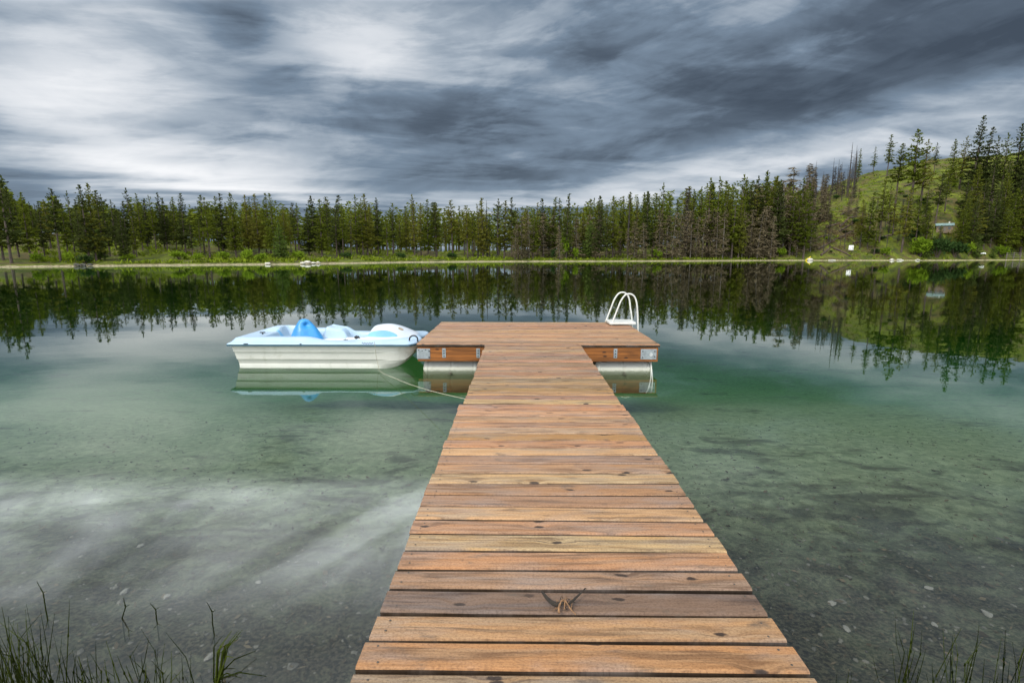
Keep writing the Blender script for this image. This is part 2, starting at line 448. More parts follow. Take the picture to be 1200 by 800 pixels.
def noise2(x, y, seed=0.0):
    """cheap smooth value noise, vectorised"""
    xi, yi = np.floor(x), np.floor(y); xf, yf = x - xi, y - yi
    def h(a, b):
        q = np.sin(a * 127.1 + b * 311.7 + seed * 74.7) * 43758.5453; return q - np.floor(q)
    u, v = xf * xf * (3 - 2 * xf), yf * yf * (3 - 2 * yf)
    return (h(xi, yi) * (1 - u) + h(xi + 1, yi) * u) * (1 - v) + (h(xi, yi + 1) * (1 - u) + h(xi + 1, yi + 1) * u) * v

def shore_R(x, y):
    a = np.arctan2((x - CAMX) * CY + y * SY, np.maximum(1e-6, y * CY - (x - CAMX) * SY))
    return np.interp(a, AZ_T, R_T) + 1.6 * (noise2(a * 38, a * 0, 3) - .5) + 1.0 * (noise2(a * 130, a * 0, 5) - .5), a

DN_D = [0, .4, 1.0, 2.0, 3.5, 5.0, 7.0, 9.0, 12, 18, 30, 60]
DN_H = [0, .05, .10, .17, .28, .44, .75, 1.15, 1.9, 3.0, 4.2, 5.0]
def height(x, y):
    x = np.asarray(x, float); y = np.asarray(y, float)
    R, a = shore_R(x, y)
    r = np.hypot(x - CAMX, y)
    dn = y - 1.0 + 0.35 * (noise2(x * .6, x * 0, 9) - .5)
    df = np.where(y > 0, R - r, 1e9)
    d = np.minimum(dn, df)
    dep = -np.where(dn < df, np.interp(dn, DN_D, DN_H), np.interp(df, [0, 2, 6, 15, 40, 80], [0, .25, .8, 2.0, 3.6, 5.0]))
    bump = (noise2(x * 1.7, y * 1.7, 1) - .5) * .05 + (noise2(x * 5, y * 5, 2) - .5) * .022
    dep = dep + bump * sst(0.2, 2.0, d) - .012 * sst(.0, .4, d)
    ln = np.minimum(.9, .22 * sst(0, 1.2, -dn) + np.maximum(0, -dn - .5) * .05) + bump * .6
    s = -df
    gh = np.interp(a, G_AZ, GH); hc = np.interp(a, HC_AZ, HC, left=0)
    t = np.clip((s - 5) / 100, 0, 1)
    prof = t * (1.3 - .3 * t)
    over = np.clip((s - 105) / 250, 0, 1)
    lf = .32 * sst(0, 1.6, s) + .3 * sst(3, 7, s) + gh * sst(4, 48, s) + hc * (prof - .35 * over)
    rough = (noise2(x * .11, y * .11, 4) - .5) * 2.4 + (noise2(x * .33, y * .33, 6) - .5) * 1.0
    lf = lf + rough * sst(6, 30, s)
    z = np.where(d > 0, dep, np.where(dn < 0, ln, lf))
    return z

def ground_z(x, y): return float(height(np.array([x]), np.array([y]))[0])

def hit(px, py, tmax=700):
    """where the ray of a picture point meets the terrain"""
    d = ray(px, py); t = np.linspace(20, tmax, 2800)
    X, Y, Z = CAM.x + d.x * t, CAM.y + d.y * t, CAM.z + d.z * t
    k = np.argmax(Z < height(X, Y))
    if k == 0: return None
    return Vector((X[k], Y[k], float(height(X[k:k + 1], Y[k:k + 1])[0])))

def far_point(px, s):
    """a point s metres behind the far shoreline in the direction of a picture column"""
    d = ray(px, 298); d.z = 0; d.normalize()
    rr = 60.0
    R, _ = shore_R(np.array([CAM.x + d.x * 100]), np.array([CAM.y + d.y * 100]))
    r = float(R[0]) + s
    x, y = CAM.x + d.x * r, CAM.y + d.y * r
    return Vector((x, y, ground_z(x, y)))

def zcam(p): return (p - CAM).dot(FWD)

def build_ground():
    azs = np.concatenate([np.arange(-180, -62, 3.0), np.arange(-62, 62, 0.3), np.arange(62, 180, 3.0)])
    azr = np.radians(azs)
    inner = np.linspace(0, 1, 150)
    outer = np.concatenate([[-42, -30, -20, -12, -8, -5, -3, -2, -1.2, -.6, -.2, .2, .5, .9, 1.4, 2, 2.7, 3.5, 4.5, 5.5, 7, 8.5],
                            np.arange(10, 140, 2.2), [145, 155, 170, 200, 260, 400, 800, 1600]])
    V = []
    Ra = np.interp(np.clip(azr + YAW, -math.pi / 2, math.pi / 2), AZ_T, R_T)
    sx, cx = np.sin(azr), np.cos(azr)
    rows = []
    for f in inner[:-1]:
        rows.append(0.3 * ((Ra - 44) / .3) ** f)
    for s_ in outer:
        x, y = CAMX + sx * Ra, cx * Ra
        R2 = np.where(y > 0, shore_R(x, y)[0], Ra)
        rows.append(R2 + s_)
    rows = np.array(rows)
    X = CAMX + rows * sx[None, :]; Y = rows * cx[None, :]
    Z = height(X, Y)
    nr, na = rows.shape
    V = np.stack([X, Y, Z], -1).reshape(-1, 3)
    i = np.arange(nr - 1)[:, None] * na; k = np.arange(na)[None, :]; k2 = (k + 1) % na
    F = np.stack([i + k, i + k2, i + na + k2, i + na + k], -1).reshape(-1, 4)
    me = bpy.data.meshes.new('ground')
    me.from_pydata(V.tolist(), [], F.tolist()[::1] + [tuple(range(na - 1, -1, -1))])
    return me

def ground_material():
    m, g, out = mat('lake_bed_and_bank')
    pos = g.new('ShaderNodeNewGeometry').outputs['Position']
    x, y, z = g.sep(pos)
    pxy = g.vec(x, y, 0.0)
    # --- lake bed: marl with drifts of dark silt, debris nearer the shore
    nA = g.noise(pxy, .55, 6, .62, .6); nB = g.noise(g.vec(g.mul(x, 1.0), g.mul(y, 1.9), 2.0), 1.7, 6, .62, .8)
    nC = g.noise(pxy, 9.0, 6, .68, .4); nD = g.noise(g.vec(x, y, 4.0), 42.0, 4, .65)
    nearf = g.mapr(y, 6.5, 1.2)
    sand = g.mix(g.mapr(nC, .36, .64), (.140, .172, .104), (.225, .262, .165))
    thr = g.sub(.60, g.mul(nearf, .14))
    silt = g.mapr(g.add(g.mul(nA, .5), g.mul(nB, .5)), g.sub(thr, .06), g.add(thr, .04))
    c = g.mix(g.mul(silt, .80), sand, (.055, .058, .036))
    speck = g.mapr(g.add(g.mul(nC, .55), g.mul(nB, .45)), g.sub(.60, g.mul(nearf, .10)), g.sub(.66, g.mul(nearf, .10)))
    c = g.mix(g.mul(speck, .8), c, (.045, .042, .028))
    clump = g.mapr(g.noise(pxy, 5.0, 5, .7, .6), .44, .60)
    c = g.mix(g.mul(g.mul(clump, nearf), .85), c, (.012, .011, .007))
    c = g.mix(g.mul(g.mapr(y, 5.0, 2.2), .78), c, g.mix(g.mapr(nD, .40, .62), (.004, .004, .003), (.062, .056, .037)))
    peb = g.voro(g.vm('ADD', pxy, g.vm('SCALE', g.vec(nC, nD, 0))), 26.0)
    pebc = g.mix(1.0, c, g.mix(g.mapr(g.sep(peb['Color'])[0], 0, 1, smooth=False), (.55, .55, .55), (1.45, 1.4, 1.3)), 'MULTIPLY')
    bed = g.mix(g.add(.25, g.mul(nearf, .6)), c, pebc)
    # --- far bank
    nE = g.noise(pxy, .13, 6, .65, .5); nF = g.noise(pxy, .7, 5, .65); nG = g.noise(pxy, .05, 4, .6)
    grass = g.mix(g.mapr(nF, .35, .68), (.060, .076, .010), (.175, .208, .018))
    grass = g.mix(g.mul(g.mapr(nE, .47, .60), .85), grass, (.095, .070, .032))
    grass = g.mix(g.mul(g.mapr(g.noise(pxy, .35, 6, .75), .49, .60), .85), grass, (.028, .042, .012))
    grass = g.mix(g.mul(g.mapr(g.noise(pxy, 1.1, 5, .75), .53, .64), .75), grass, (.09, .065, .035))
    gravel = g.mix(g.mapr(g.noise(pxy, 3.0, 4, .7), .35, .65), (.16, .13, .075), (.40, .345, .21))
    zz = g.add(z, g.mul(g.sub(nF, .5), .55))
    land = g.mix(g.mapr(zz, .10, .24), gravel, grass)
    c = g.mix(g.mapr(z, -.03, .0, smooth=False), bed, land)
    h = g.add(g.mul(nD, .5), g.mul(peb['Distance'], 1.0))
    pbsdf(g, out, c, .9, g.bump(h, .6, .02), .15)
    return m

ground = link_mesh('ground', build_ground(), ground_material(), smooth=True)
tag(ground, 'lake bed, gravel shoreline and grassy far hillside', 'ground', kind='structure')

def build_water():
    m, g, out = mat('lake_water')
    geo = g.new('ShaderNodeNewGeometry'); pos = geo.outputs['Position']
    x, y, z = g.sep(pos)
    w1 = g.noise(g.vec(g.mul(x, .7), g.mul(y, 1.3), 0), 1.6, 3, .5)
    w2 = g.noise(g.vec(g.mul(x, 1.0), g.mul(y, 2.0), 5), .30, 2, .5)
    calm = g.mapr(g.noise(g.vec(g.mul(x, .02), g.mul(y, .05), 1), 1.0, 3, .5), .35, .65, .35, 1.0)
    h = g.mul(g.add(g.mul(w1, .0012), g.mul(w2, .0026)), calm)
    nb = g.new('ShaderNodeBump'); nb.inputs['Strength'].default_value = 1.0; nb.inputs['Distance'].default_value = 1.0
    g.put(nb.inputs['Height'], h)
    ior = g.mapr(geo.outputs['Backfacing'], 0, 1, 1.50, 1 / 1.50, smooth=False)
    fr = g.new('ShaderNodeFresnel'); g.put(fr.inputs['IOR'], ior)
    gl = g.new('ShaderNodeBsdfGlossy'); gl.inputs['Roughness'].default_value = .012
    gl.inputs['Color'].default_value = (.93, .97, .95, 1)
    g.put(gl.inputs['Normal'], nb.outputs[0])
    tr = g.new('ShaderNodeBsdfTransparent')
    mx = g.new('ShaderNodeMixShader'); g.put(mx.inputs[0], fr.outputs[0])
    g.nt.links.new(tr.outputs[0], mx.inputs[1]); g.nt.links.new(gl.outputs[0], mx.inputs[2])
    g.nt.links.new(mx.outputs[0], out.inputs['Surface'])
    va = g.new('ShaderNodeVolumeAbsorption'); va.inputs['Color'].default_value = (.56, .80, .60, 1)
    va.inputs['Density'].default_value = 0.30
    g.nt.links.new(va.outputs[0], out.inputs['Volume'])
    mb = MB()
    mb.box((0, 100, -6.0), (900, 660, 12.0))
    return mb.build('water', m)
water = build_water()
tag(water, 'calm clear green lake mirroring clouds and forest', 'lake', kind='structure')

# ------------------------------------------------------------------ trees
def spray(mb, p, d, ln, wd, rng, up=0.35):
    """one flat needle spray: a bent pair of triangles"""
    d = Vector(d)
    side = d.cross(Vector((rng.uniform(-1, 1), rng.uniform(-1, 1), rng.uniform(.2, 1)))).normalized()
    a = p - side * wd * .5; b = p + side * wd * .5; c = p + d * ln
    mb.raw([a, b, c + side * wd * .22, c - side * wd * .22], [(0, 1, 2, 3)])

def make_conifer(seed, h=15.0, cb=.2, width=.16, whorls=28, dens=6, ragged=.35, droop=.15, clump=.54, top_round=0.0):
    rng = random.Random(seed)
    tk = MB(); cr = MB()
    bend = Vector((rng.uniform(-.02, .02), rng.uniform(-.02, .02), 0)) * h
    def axis(t): return bend * (t * t) + Vector((0, 0, h * t))
    r0 = h * .0125
    tk.tube([axis(t) - Vector((0, 0, .4 if t == 0 else 0)) for t in (0, .15, .3, .5, .7, .85, .985)],
            [r0 * 1.25, r0, r0 * .9, r0 * .7, r0 * .45, r0 * .22, .02], 6)
    for i in range(whorls):
        t = cb + (1 - cb) * ((i + rng.uniform(-.3, .3)) / (whorls - .5)); t = min(max(t, cb * .9), .995)
        u = (t - cb) / (1 - cb)
        prof = (1 - u) ** (.75 - .35 * top_round) * min(1, .55 + u * 3)
        L0 = h * width * prof * 1.18 + .20
        lump = 1.0 + ragged * rng.uniform(-1, .6)
        nb = max(3, int(dens * (0.5 + .6 * prof) + rng.random()))
        a0 = rng.uniform(0, 6.28)
        for k in range(nb):
            if rng.random() < ragged * .45: continue
            an = a0 + 6.283 * k / nb + rng.uniform(-.35, .35)
            L = L0 * lump * rng.uniform(.6, 1.12)
            sl = (.55 * u - droop) + rng.uniform(-.12, .12)
            d = Vector((math.cos(an), math.sin(an), sl)).normalized()
            tb = min(.99, t + rng.uniform(-.6, .6) * (1 - cb) / whorls); b = axis(tb)
            if L > .8: tk.tube([b, b + d * L * .75], [max(.015, .012 * L), .008], 3, cap=False)
            nt = max(2, int(L / (clump * .55)))
            for j in range(nt):
                f = (j + .7) / nt
                p = b + d * (L * f) + Vector((rng.uniform(-1, 1), rng.uniform(-1, 1), rng.uniform(-.8, .8))) * clump * .25
                for q in range(3):
                    dd = (d * rng.uniform(.2, 1) + Vector((rng.uniform(-1, 1), rng.uniform(-1, 1), rng.uniform(-.5, .9))) * .8).normalized()
                    spray(cr, p - dd * clump * .35, dd, clump * rng.uniform(.7, 1.25) * (1.15 - .5 * u), clump * rng.uniform(.3, .6) * (1.1 - .45 * u), rng)
    for q in range(5):
        p = axis(.985); spray(cr, p - Vector((0, 0, .3)), Vector((rng.uniform(-.3, .3), rng.uniform(-.3, .3), 1)).normalized(), .6, .2, rng)
    return tk.mesh('trunk'), cr.mesh('crown'), h

def make_dead(seed, h=13.0, twigs=True, cb=.1, width=.11, dens=5, whorls=26, thick=1.0):
    rng = random.Random(seed)
    tk = MB(); cr = MB()
    bend = Vector((rng.uniform(-.03, .03), rng.uniform(-.03, .03), 0)) * h
    def axis(t): return bend * (t * t) + Vector((0, 0, h * t))
    r0 = h * .0085 * thick
    tk.tube([axis(t) - Vector((0, 0, .4 if t == 0 else 0)) for t in (0, .2, .45, .7, .88, 1.0)],
            [r0 * 1.2, r0, r0 * .8, r0 * .52, r0 * .28, .025], 6)
    for i in range(whorls):
        t = cb + (1 - cb) * (i + rng.random()) / whorls; t = min(t, .99); u = (t - cb) / (1 - cb)
        L0 = h * width * ((1 - u) ** .7) + .15
        for k in range(dens):
            if rng.random() < .3: continue
            an = rng.uniform(0, 6.28); L = L0 * rng.uniform(.4, 1.1)
            d = Vector((math.cos(an), math.sin(an), rng.uniform(-.45, .15))).normalized()
            b = axis(t); e = b + d * L
            cr.tube([b, e], [.035, .012], 3, cap=False)
            if twigs:
                for j in range(max(4, int(L / .11))):
                    f = rng.uniform(.25, 1); p = b + d * L * f
                    dd = (d * .5 + Vector((rng.uniform(-1, 1), rng.uniform(-1, 1), rng.uniform(-1, .35)))).normalized()
                    spray(cr, p, dd, rng.uniform(.3, .75), rng.uniform(.07, .17), rng)
    return tk.mesh('trunk'), cr.mesh('branches'), h

FORMS = {
    'full': [make_conifer(11, cb=.14, width=.150, whorls=30, dens=7), make_conifer(12, cb=.18, width=.165, whorls=28, dens=7, ragged=.4),
             make_conifer(19, cb=.12, width=.14, whorls=30, dens=7, ragged=.3)],
    'bare': [make_conifer(13, cb=.36, width=.150, whorls=22, dens=6, ragged=.5, droop=.05), make_conifer(14, cb=.42, width=.145, whorls=20, dens=6, ragged=.55, droop=0),
             make_conifer(20, cb=.32, width=.16, whorls=20, dens=6, ragged=.6, droop=.05)],
    'slim': [make_conifer(15, cb=.16, width=.095, whorls=30, dens=6, ragged=.4), make_conifer(16, cb=.25, width=.11, whorls=26, dens=5, ragged=.5)],
    'ragged': [make_conifer(17, h=16, cb=.30, width=.17, whorls=15, dens=6, ragged=.75, droop=-.1, clump=.8, top_round=.8),
               make_conifer(18, h=16, cb=.22, width=.16, whorls=17, dens=6, ragged=.7, droop=-.05, clump=.75, top_round=.6)],
    'young': [make_conifer(21, h=7, cb=.05, width=.2, whorls=20, dens=8, ragged=.25, clump=.42)],
}
DEADS = {'twiggy': [make_dead(31, dens=7, cb=.05), make_dead(32, width=.14, dens=7, cb=.08), make_dead(33, cb=.03, width=.125, dens=8), make_dead(36, cb=.15, width=.10, dens=6)],
         'snag': [make_dead(34, twigs=False, dens=3, width=.06, whorls=22, cb=.3, thick=1.7), make_dead(35, twigs=False, dens=3, width=.08, whorls=26, cb=.2, thick=1.6)]}
for fm in FORMS.values():
    for t_, c_, _ in fm: t_.materials.append(M['bark']); c_.materials.append(M['needles'])
for t_, c_, _ in DEADS['twiggy']: t_.materials.append(M['bark_grey']); c_.materials.append(M['dry_twigs'])
for t_, c_, _ in DEADS['snag']: t_.materials.append(M['bark_burnt']); c_.materials.append(M['burnt_twigs'])

def set_slot(o, m):
    o.material_slots[0].link = 'OBJECT'; o.material_slots[0].material = m

def plant(name, form, base, h, label, cat, group, wid=1.0, crown_mat=None, trunk_mat=None, lean=0.0):
    src, second = (DEADS, 'branches') if form in DEADS else (FORMS, 'crown')
    tm, cm, h0 = random.choice(src[form])
    e = empty(name, base, random.uniform(0, 6.28))
    k = h / h0; e.scale = (k * wid, k * wid, k)
    e.rotation_euler = (random.gauss(0, .012) + lean, random.gauss(0, .012), random.uniform(0, 6.28))
    for nm, me, mm in (('trunk', tm, trunk_mat), (second, cm, crown_mat)):
        o = bpy.data.objects.new(nm, me); COL.objects.link(o); o.parent = e
        if mm: set_slot(o, mm)
    return tag(e, label, cat, group)

SKX = [-150, 0, 12, 35, 52, 70, 92, 112, 130, 148, 160, 180, 205, 230, 262, 300, 325, 345, 365, 400, 430, 455, 485, 520, 560, 600, 640, 680, 720, 760, 795, 831, 855, 880, 900, 930]
SKY = [215, 206, 204, 228, 234, 224, 236, 219, 229, 244, 226, 232, 233, 236, 233, 231, 228, 240, 236, 231, 230, 240, 231, 236, 238, 236, 235, 231, 227, 223, 218, 211, 209, 209, 206, 212]
ZONES = [(0, 60, 'at the left end of the far bank'), (60, 130, 'on the left bank right of the tall ragged pine'), (130, 200, 'on the left bank over bright green brush'),
         (200, 265, 'on the bank short of the boat stern'), (265, 330, 'on the bank beyond the boat stern'),
         (330, 385, 'on the bank beyond the blue backrest'), (385, 440, 'on the bank beyond the boat pedals'), (440, 495, 'on the bank beyond the white bow dome'),
         (495, 560, 'across the lake beyond the platform corner'), (560, 620, 'across the lake beyond the walkway'), (620, 690, 'across the lake beyond the bright shrub'),
         (690, 750, 'across the lake beyond the swim ladder'), (750, 800, 'across the lake just right of the ladder'), (800, 850, 'on the rising shore left of the grey trees'),
         (850, 960, 'at the left foot of the grassy hill')]
def zone(px):
    for a, b, t in ZONES:
        if a <= px < b: return t
    return ZONES[0][2] if px < 60 else ZONES[-1][2]
ORD = ['leftmost', 'second', 'third', 'fourth', 'fifth', 'sixth', 'seventh', 'eighth', 'ninth', 'tenth', 'eleventh', 'twelfth', 'thirteenth', 'fourteenth']
FORM_WORD = {'full': 'full crowned green pine', 'bare': 'bare trunked green pine', 'slim': 'slim green pine', 'ragged': 'ragged topped pine', 'young': 'young green pine'}
G_PINES = 'green pines in the forest across the lake'

rngf = random.Random(5)
plan = []     # (px, s, top_y, form, row)
# named trees of the skyline, from the photograph
for px, top, s_, form in [(12, 203, 5, 'ragged'), (35, 228, 9, 'full'), (52, 238, 14, 'full'), (70, 224, 8, 'bare'), (88, 226, 20, 'slim'), (104, 220, 6, 'full'),
                          (112, 218, 7, 'full'), (129, 230, 16, 'ragged'), (137, 236, 24, 'slim'), (146, 247, 7, 'full'), (157, 223, 18, 'slim'), (168, 229, 20, 'slim'),
                          (184, 231, 22, 'bare'), (194, 228, 24, 'slim'), (218, 229, 20, 'full'), (240, 231, 24, 'bare'), (262, 229, 22, 'full'), (292, 231, 22, 'full'),
                          (318, 229, 22, 'full'), (347, 240, 26, 'bare'), (398, 231, 22, 'full'), (431, 230, 20, 'full'), (461, 240, 26, 'bare'), (486, 230, 18, 'slim'),
                          (502, 236, 20, 'full'), (512, 240, 20, 'slim'), (548, 243, 16, 'bare'), (566, 234, 14, 'full')]:
    plan.append((px, s_, top, form, 0))
x = 176.0
while x < 945:
    x += rngf.uniform(6.5, 11.5)
    sk = float(np.interp(x, SKX, SKY))
    left = x < 580
    form = rngf.choices(['full', 'bare', 'slim', 'ragged'], [3, 4, 2, .6] if left else [3.5, .7, 6, .2])[0]
    plan.append((x, rngf.uniform(14, 34) if left else rngf.uniform(5, 26), sk + rngf.choice([-3, 0, 3, 7, 11, 16, 24]) + rngf.uniform(-2, 3), form, 0))
for k in range(max(0, 294 - len(plan) - 34 - 24)):
    px = rngf.uniform(-30, 930); left = px < 580
    sk = float(np.interp(px, SKX, SKY))
    form = rngf.choices(['full', 'bare', 'slim'], [3, 4, 2] if left else [4, 1.5, 4])[0]
    plan.append((px, rngf.uniform(30, 62) if left else rngf.uniform(22, 55), sk + rngf.uniform(3, 22), form, 1))
for px, top, s_, form in [(3, 214, 10, 'full'), (22, 222, 14, 'full'), (28, 236, 22, 'bare'), (44, 238, 24, 'slim'), (61, 236, 22, 'full'), (80, 240, 18, 'full'), (96, 236, 24, 'slim'), (122, 226, 12, 'full'), (174, 236, 26, 'full'), (150, 238, 18, 'full'), (160, 240, 14, 'slim'), (142, 242, 28, 'full'), (-8, 210, 9, 'full')]:
    plan.append((px, s_, top, form, 0))
for k in range(20):
    px = rngf.uniform(845, 948); plan.append((px, rngf.uniform(4, 30), float(np.interp(px, SKX, SKY)) + rngf.uniform(0, 34), rngf.choice(['slim', 'full', 'slim']), 0))
plan.sort()
count = {}
for px, s_, top, form, row in plan:
    b = far_point(px, s_)
    zc_ = zcam(b); h = max(5.0, (298 - top) / FPX * zc_ / 1.0 + CAMZ - b.z)
    zt = zone(px)
    if px < 20 and form == 'ragged': lab = 'tallest ragged pine with tufted top at the left end of the bank'
    elif row == 0:
        kk = (zt, form); n = count.get(kk, 0); count[kk] = n + 1
        lab = f'{FORM_WORD[form]} {zt}' if n > 13 else f'{ORD[n]} {FORM_WORD[form]} {zt}'
    else: lab = f'pine crowded behind the front trees {zt}'
    dark = None
    if px < 250 and rngf.random() < .5 or rngf.random() < .22: dark = M['needles_dark']
    plant('pine_tree', form, b, h, lab, 'pine tree', G_PINES, wid=rngf.uniform(.8, 1.15) if px < 250 else rngf.uniform(.85, 1.3), crown_mat=dark)

# young bright pines close to the water
for px, base, top, lab in [(329, 304, 264, 'small bright young pine at the water beyond the boat stern'), (690, 303, 261, 'tall bright young pine beside the bright green shrub'),
                           (118, 305, 270, 'young pine in the brush on the left bank'), (1085, 303, 285, 'young pine at the waterside below the cabin'),
                           (1143, 303, 277, 'pale young pine near the white boat'), (1163, 303, 287, 'small young pine right of the white boat')]:
    b = hit(px, base) or far_point(px, 3)
    plant('pine_tree', 'young', b, (base - top) / FPX * zcam(b), lab, 'pine tree', 'young pines on the far shore', wid=1.15, crown_mat=M['needles_light'])

# pines standing on the hill: column, foot, tip, form
HILL = [(1005, 213, 176, 'slim'), (1023, 203, 173, 'slim'), (1039, 208, 161, 'bare'), (1049, 242, 172, 'bare'), (1066, 252, 157, 'bare'), (1078, 246, 168, 'bare'),
        (1094, 205, 169, 'bare'), (1113, 226, 166, 'full'), (1124, 222, 163, 'bare'), (1138, 228, 141, 'full'), (1150, 232, 154, 'full'), (1162, 238, 163, 'bare'),
        (1171, 240, 160, 'bare'), (1186, 236, 150, 'full'), (1197, 242, 156, 'full'), (1016, 292, 228, 'full'), (1030, 285, 214, 'bare'), (1056, 296, 222, 'slim'),
        (1072, 290, 230, 'bare'), (1096, 262, 206, 'bare'), (1127, 290, 236, 'full'), (1136, 296, 232, 'full'), (1160, 290, 226, 'full'), (1180, 296, 224, 'full'),
        (1195, 299, 220, 'full'), (1128, 262, 210, 'full'), (1148, 270, 212, 'full'), (1172, 272, 206, 'full'), (1190, 268, 205, 'full'), (1210, 250, 150, 'full'),
        (1225, 290, 210, 'full'), (1112, 295, 270, 'full'), (890, 262, 197, 'slim'), (1204, 300, 232, 'full')]
HILL_MORE = [(1101, 283, 265, 'young'), (1083, 297, 246, 'full'), (1082, 280, 236, 'full'), (1108, 292, 273, 'young'), (1129, 276, 226, 'full'), (1125, 293, 244, 'full'), (1141, 285, 228, 'full'), (1152, 292, 240, 'full'), (1166, 280, 222, 'full'),
        (1176, 300, 250, 'full'), (1187, 288, 228, 'full'), (1200, 284, 220, 'full'), (1140, 256, 196, 'full'), (1158, 254, 192, 'bare'), (1176, 252, 190, 'full'), (1193, 250, 186, 'bare'), (1107, 248, 202, 'bare'),
        (1024, 299, 262, 'slim'), (1046, 276, 226, 'slim'), (1062, 276, 222, 'full'), (1008, 282, 236, 'full'), (1212, 296, 236, 'full'), (1083, 262, 214, 'slim'), (1040, 262, 216, 'slim')]
HILL_LAB = ['slim dark pine right of the tall snag on the hill', 'dark pine second right of the tall snag', 'pine on the hill crest left of the bare gap', 'pine below the crest with long bare trunk',
            'tallest pine over the middle of the grassy slope', 'thin pine beside the tallest mid slope pine', 'lone pine on the bare hill crest', 'pine at the left edge of the dark hilltop grove',
            'bare trunked pine beside the hilltop grove edge', 'tallest pine of the dark hilltop grove', 'pine just right of the tallest grove pine', 'thin trunked pine inside the hilltop grove',
            'bare trunked pine right of the grove centre', 'tall pine near the right end of the hilltop grove', 'pine at the right end of the hilltop grove', 'dark pine standing low on the slope over the logs',
            'pine low on the slope behind the white board', 'slim pine near the waterside below the slope', 'bare pine low on the slope left of the cabin', 'pine on the slope straight above the cabin',
            'dark pine just right of the cabin', 'dark pine on the shore right of the cabin', 'dark pine above the white boat', 'dark pine behind the wooden fence', 'dark pine beside the wooden fence end',
            'dark pine upslope of the cabin roof', 'dark pine halfway up the shaded slope', 'dark pine right of halfway up the shaded slope', 'dark pine at the right side of the shaded slope',
            'tall pine past the right end of the grove', 'large pine past the fence on the right shore', 'short pine in front of the cabin', 'dark spire pine standing above the grey trees', 'pine right beside the fence at the shore']
HILL += HILL_MORE
HILL_LAB += ['pine in the dark shaded grove filling the right slope'] * 17 + ['slim pine scattered on the lower open slope'] * 4 + ['pine past the fence at the right end of the shore', 'slim pine scattered on the lower open slope', 'slim pine scattered on the lower open slope']
for (px, base, top, form), lab in zip(HILL, HILL_LAB):
    b = hit(px, base) or far_point(px, 60)
    dark = M['needles_dark'] if px > 1060 and random.random() < .6 else None
    plant('pine_tree', form, b, (base - top) / FPX * zcam(b), lab, 'pine tree', 'pines on the hillside', wid=random.uniform(.9, 1.15), crown_mat=dark)

# grey, needleless trees at the water and burnt snags up the hill
GT = 'grey dead trees along the far shore'
dead_plan = []
x = 596.0
while x < 946:
    x += rngf.uniform(5.0, 9.0) if x > 775 else rngf.uniform(6, 12)
    dead_plan.append((x, rngf.uniform(2.5, 14), rngf.uniform(38, 62) if x > 780 else rngf.uniform(34, 58)))
for k in range(12):
    px = rngf.uniform(872, 952); dead_plan.append((px, rngf.uniform(8, 34), rngf.uniform(52, 82) * (1 if px < 935 else .75)))
for k in range(34):
    px = 938 + 62 * rngf.random() ** 1.5; dead_plan.append((px, rngf.uniform(12, 85), rngf.uniform(16, 44) * (1.15 - (px - 938) / 90)))
for px, s_, hp in dead_plan:
    b = far_point(px, s_); hh = hp / FPX * zcam(b)
    zt = zone(px) if px < 850 else ('among the grey trees at the hill foot' if px < 905 else ('in the grey stand merging into the hill' if px < 938 else 'thinly scattered up the left side of the hill'))
    plant('dead_tree', 'twiggy', b, hh, f'grey leafless tree {zt}', 'dead tree', GT, wid=rngf.uniform(1.1, 1.8))
snags = [(993, 230, 170, 'tallest bare snag on the hill crest')]
for k in range(62):
    px = rngf.uniform(885, 1003); base = float(np.interp(px, CX, CYY)) + rngf.uniform(2, 30)
    snags.append((px, base, base - rngf.uniform(20, 40), None))
for px, base, hp in [(560, 300, 62), (571, 300, 66), (583, 300, 60), (648, 300, 63), (700, 300, 68), (735, 300, 70), (770, 300, 72), (803, 300, 78)]:
    snags.append((px, None, hp, 'forest'))
for k in range(58):
    snags.append((rngf.uniform(925, 1100), rngf.uniform(250, 298), None, 'slope'))
for px, base, top, lab in snags:
    if lab == 'forest':
        b = far_point(px, 16); hh = top / FPX * zcam(b); lab = f'thin bare snag poking from the pines {zone(px)}'
    else:
        b = hit(px, base) or far_point(px, 90)
        if lab == 'slope': hh = rngf.uniform(8, 26) / FPX * zcam(b); lab = 'short dark snag standing on the grassy log strewn slope'
        else:
            hh = (base - top) / FPX * zcam(b); lab = lab or 'thin burnt snag in the row along the hill shoulder'
    plant('dead_tree', 'snag' if rngf.random() < .75 else 'twiggy', b, hh, lab, 'dead tree', 'burnt snags on the hill and in the forest', trunk_mat=M['bark_burnt'], crown_mat=M['burnt_twigs'])

# forest mass further back: one object
def forest_mass():
    rng = random.Random(77); mb = MB()
    for k in range(760):
        px = rng.uniform(-120, 935)
        s_ = rng.uniform(44, 120) if px < 580 else rng.uniform(34, 105)
        b = far_point(px, s_); top = float(np.interp(px, SKX, SKY)) + rng.uniform(6, 26)
        h = max(6, (298 - top) / FPX * zcam(b) + CAMZ - b.z); w = h * rng.uniform(.13, .19)
        mb.tube([b, b + Vector((0, 0, h * .95))], [.16, .03], 4, cap=False)
        cb = rng.uniform(.15, .4)
        for i in range(90):
            t = cb + (1 - cb) * rng.random() ** 1.15; r = w * (1 - (t - cb) / (1 - cb)) ** .8 * math.sqrt(rng.random())
            a = rng.uniform(0, 6.28)
            p = b + Vector((math.cos(a) * r, math.sin(a) * r, h * t))
            spray(mb, p, Vector((math.cos(a), math.sin(a), rng.uniform(-.4, .5))).normalized(), rng.uniform(.5, 1.0), rng.uniform(.35, .7), rng)
    o = mb.build('forest', M['needles'])
    tag(o, 'deep rows of pines filling the forest behind the front trees', 'forest', kind='stuff')
forest_mass()

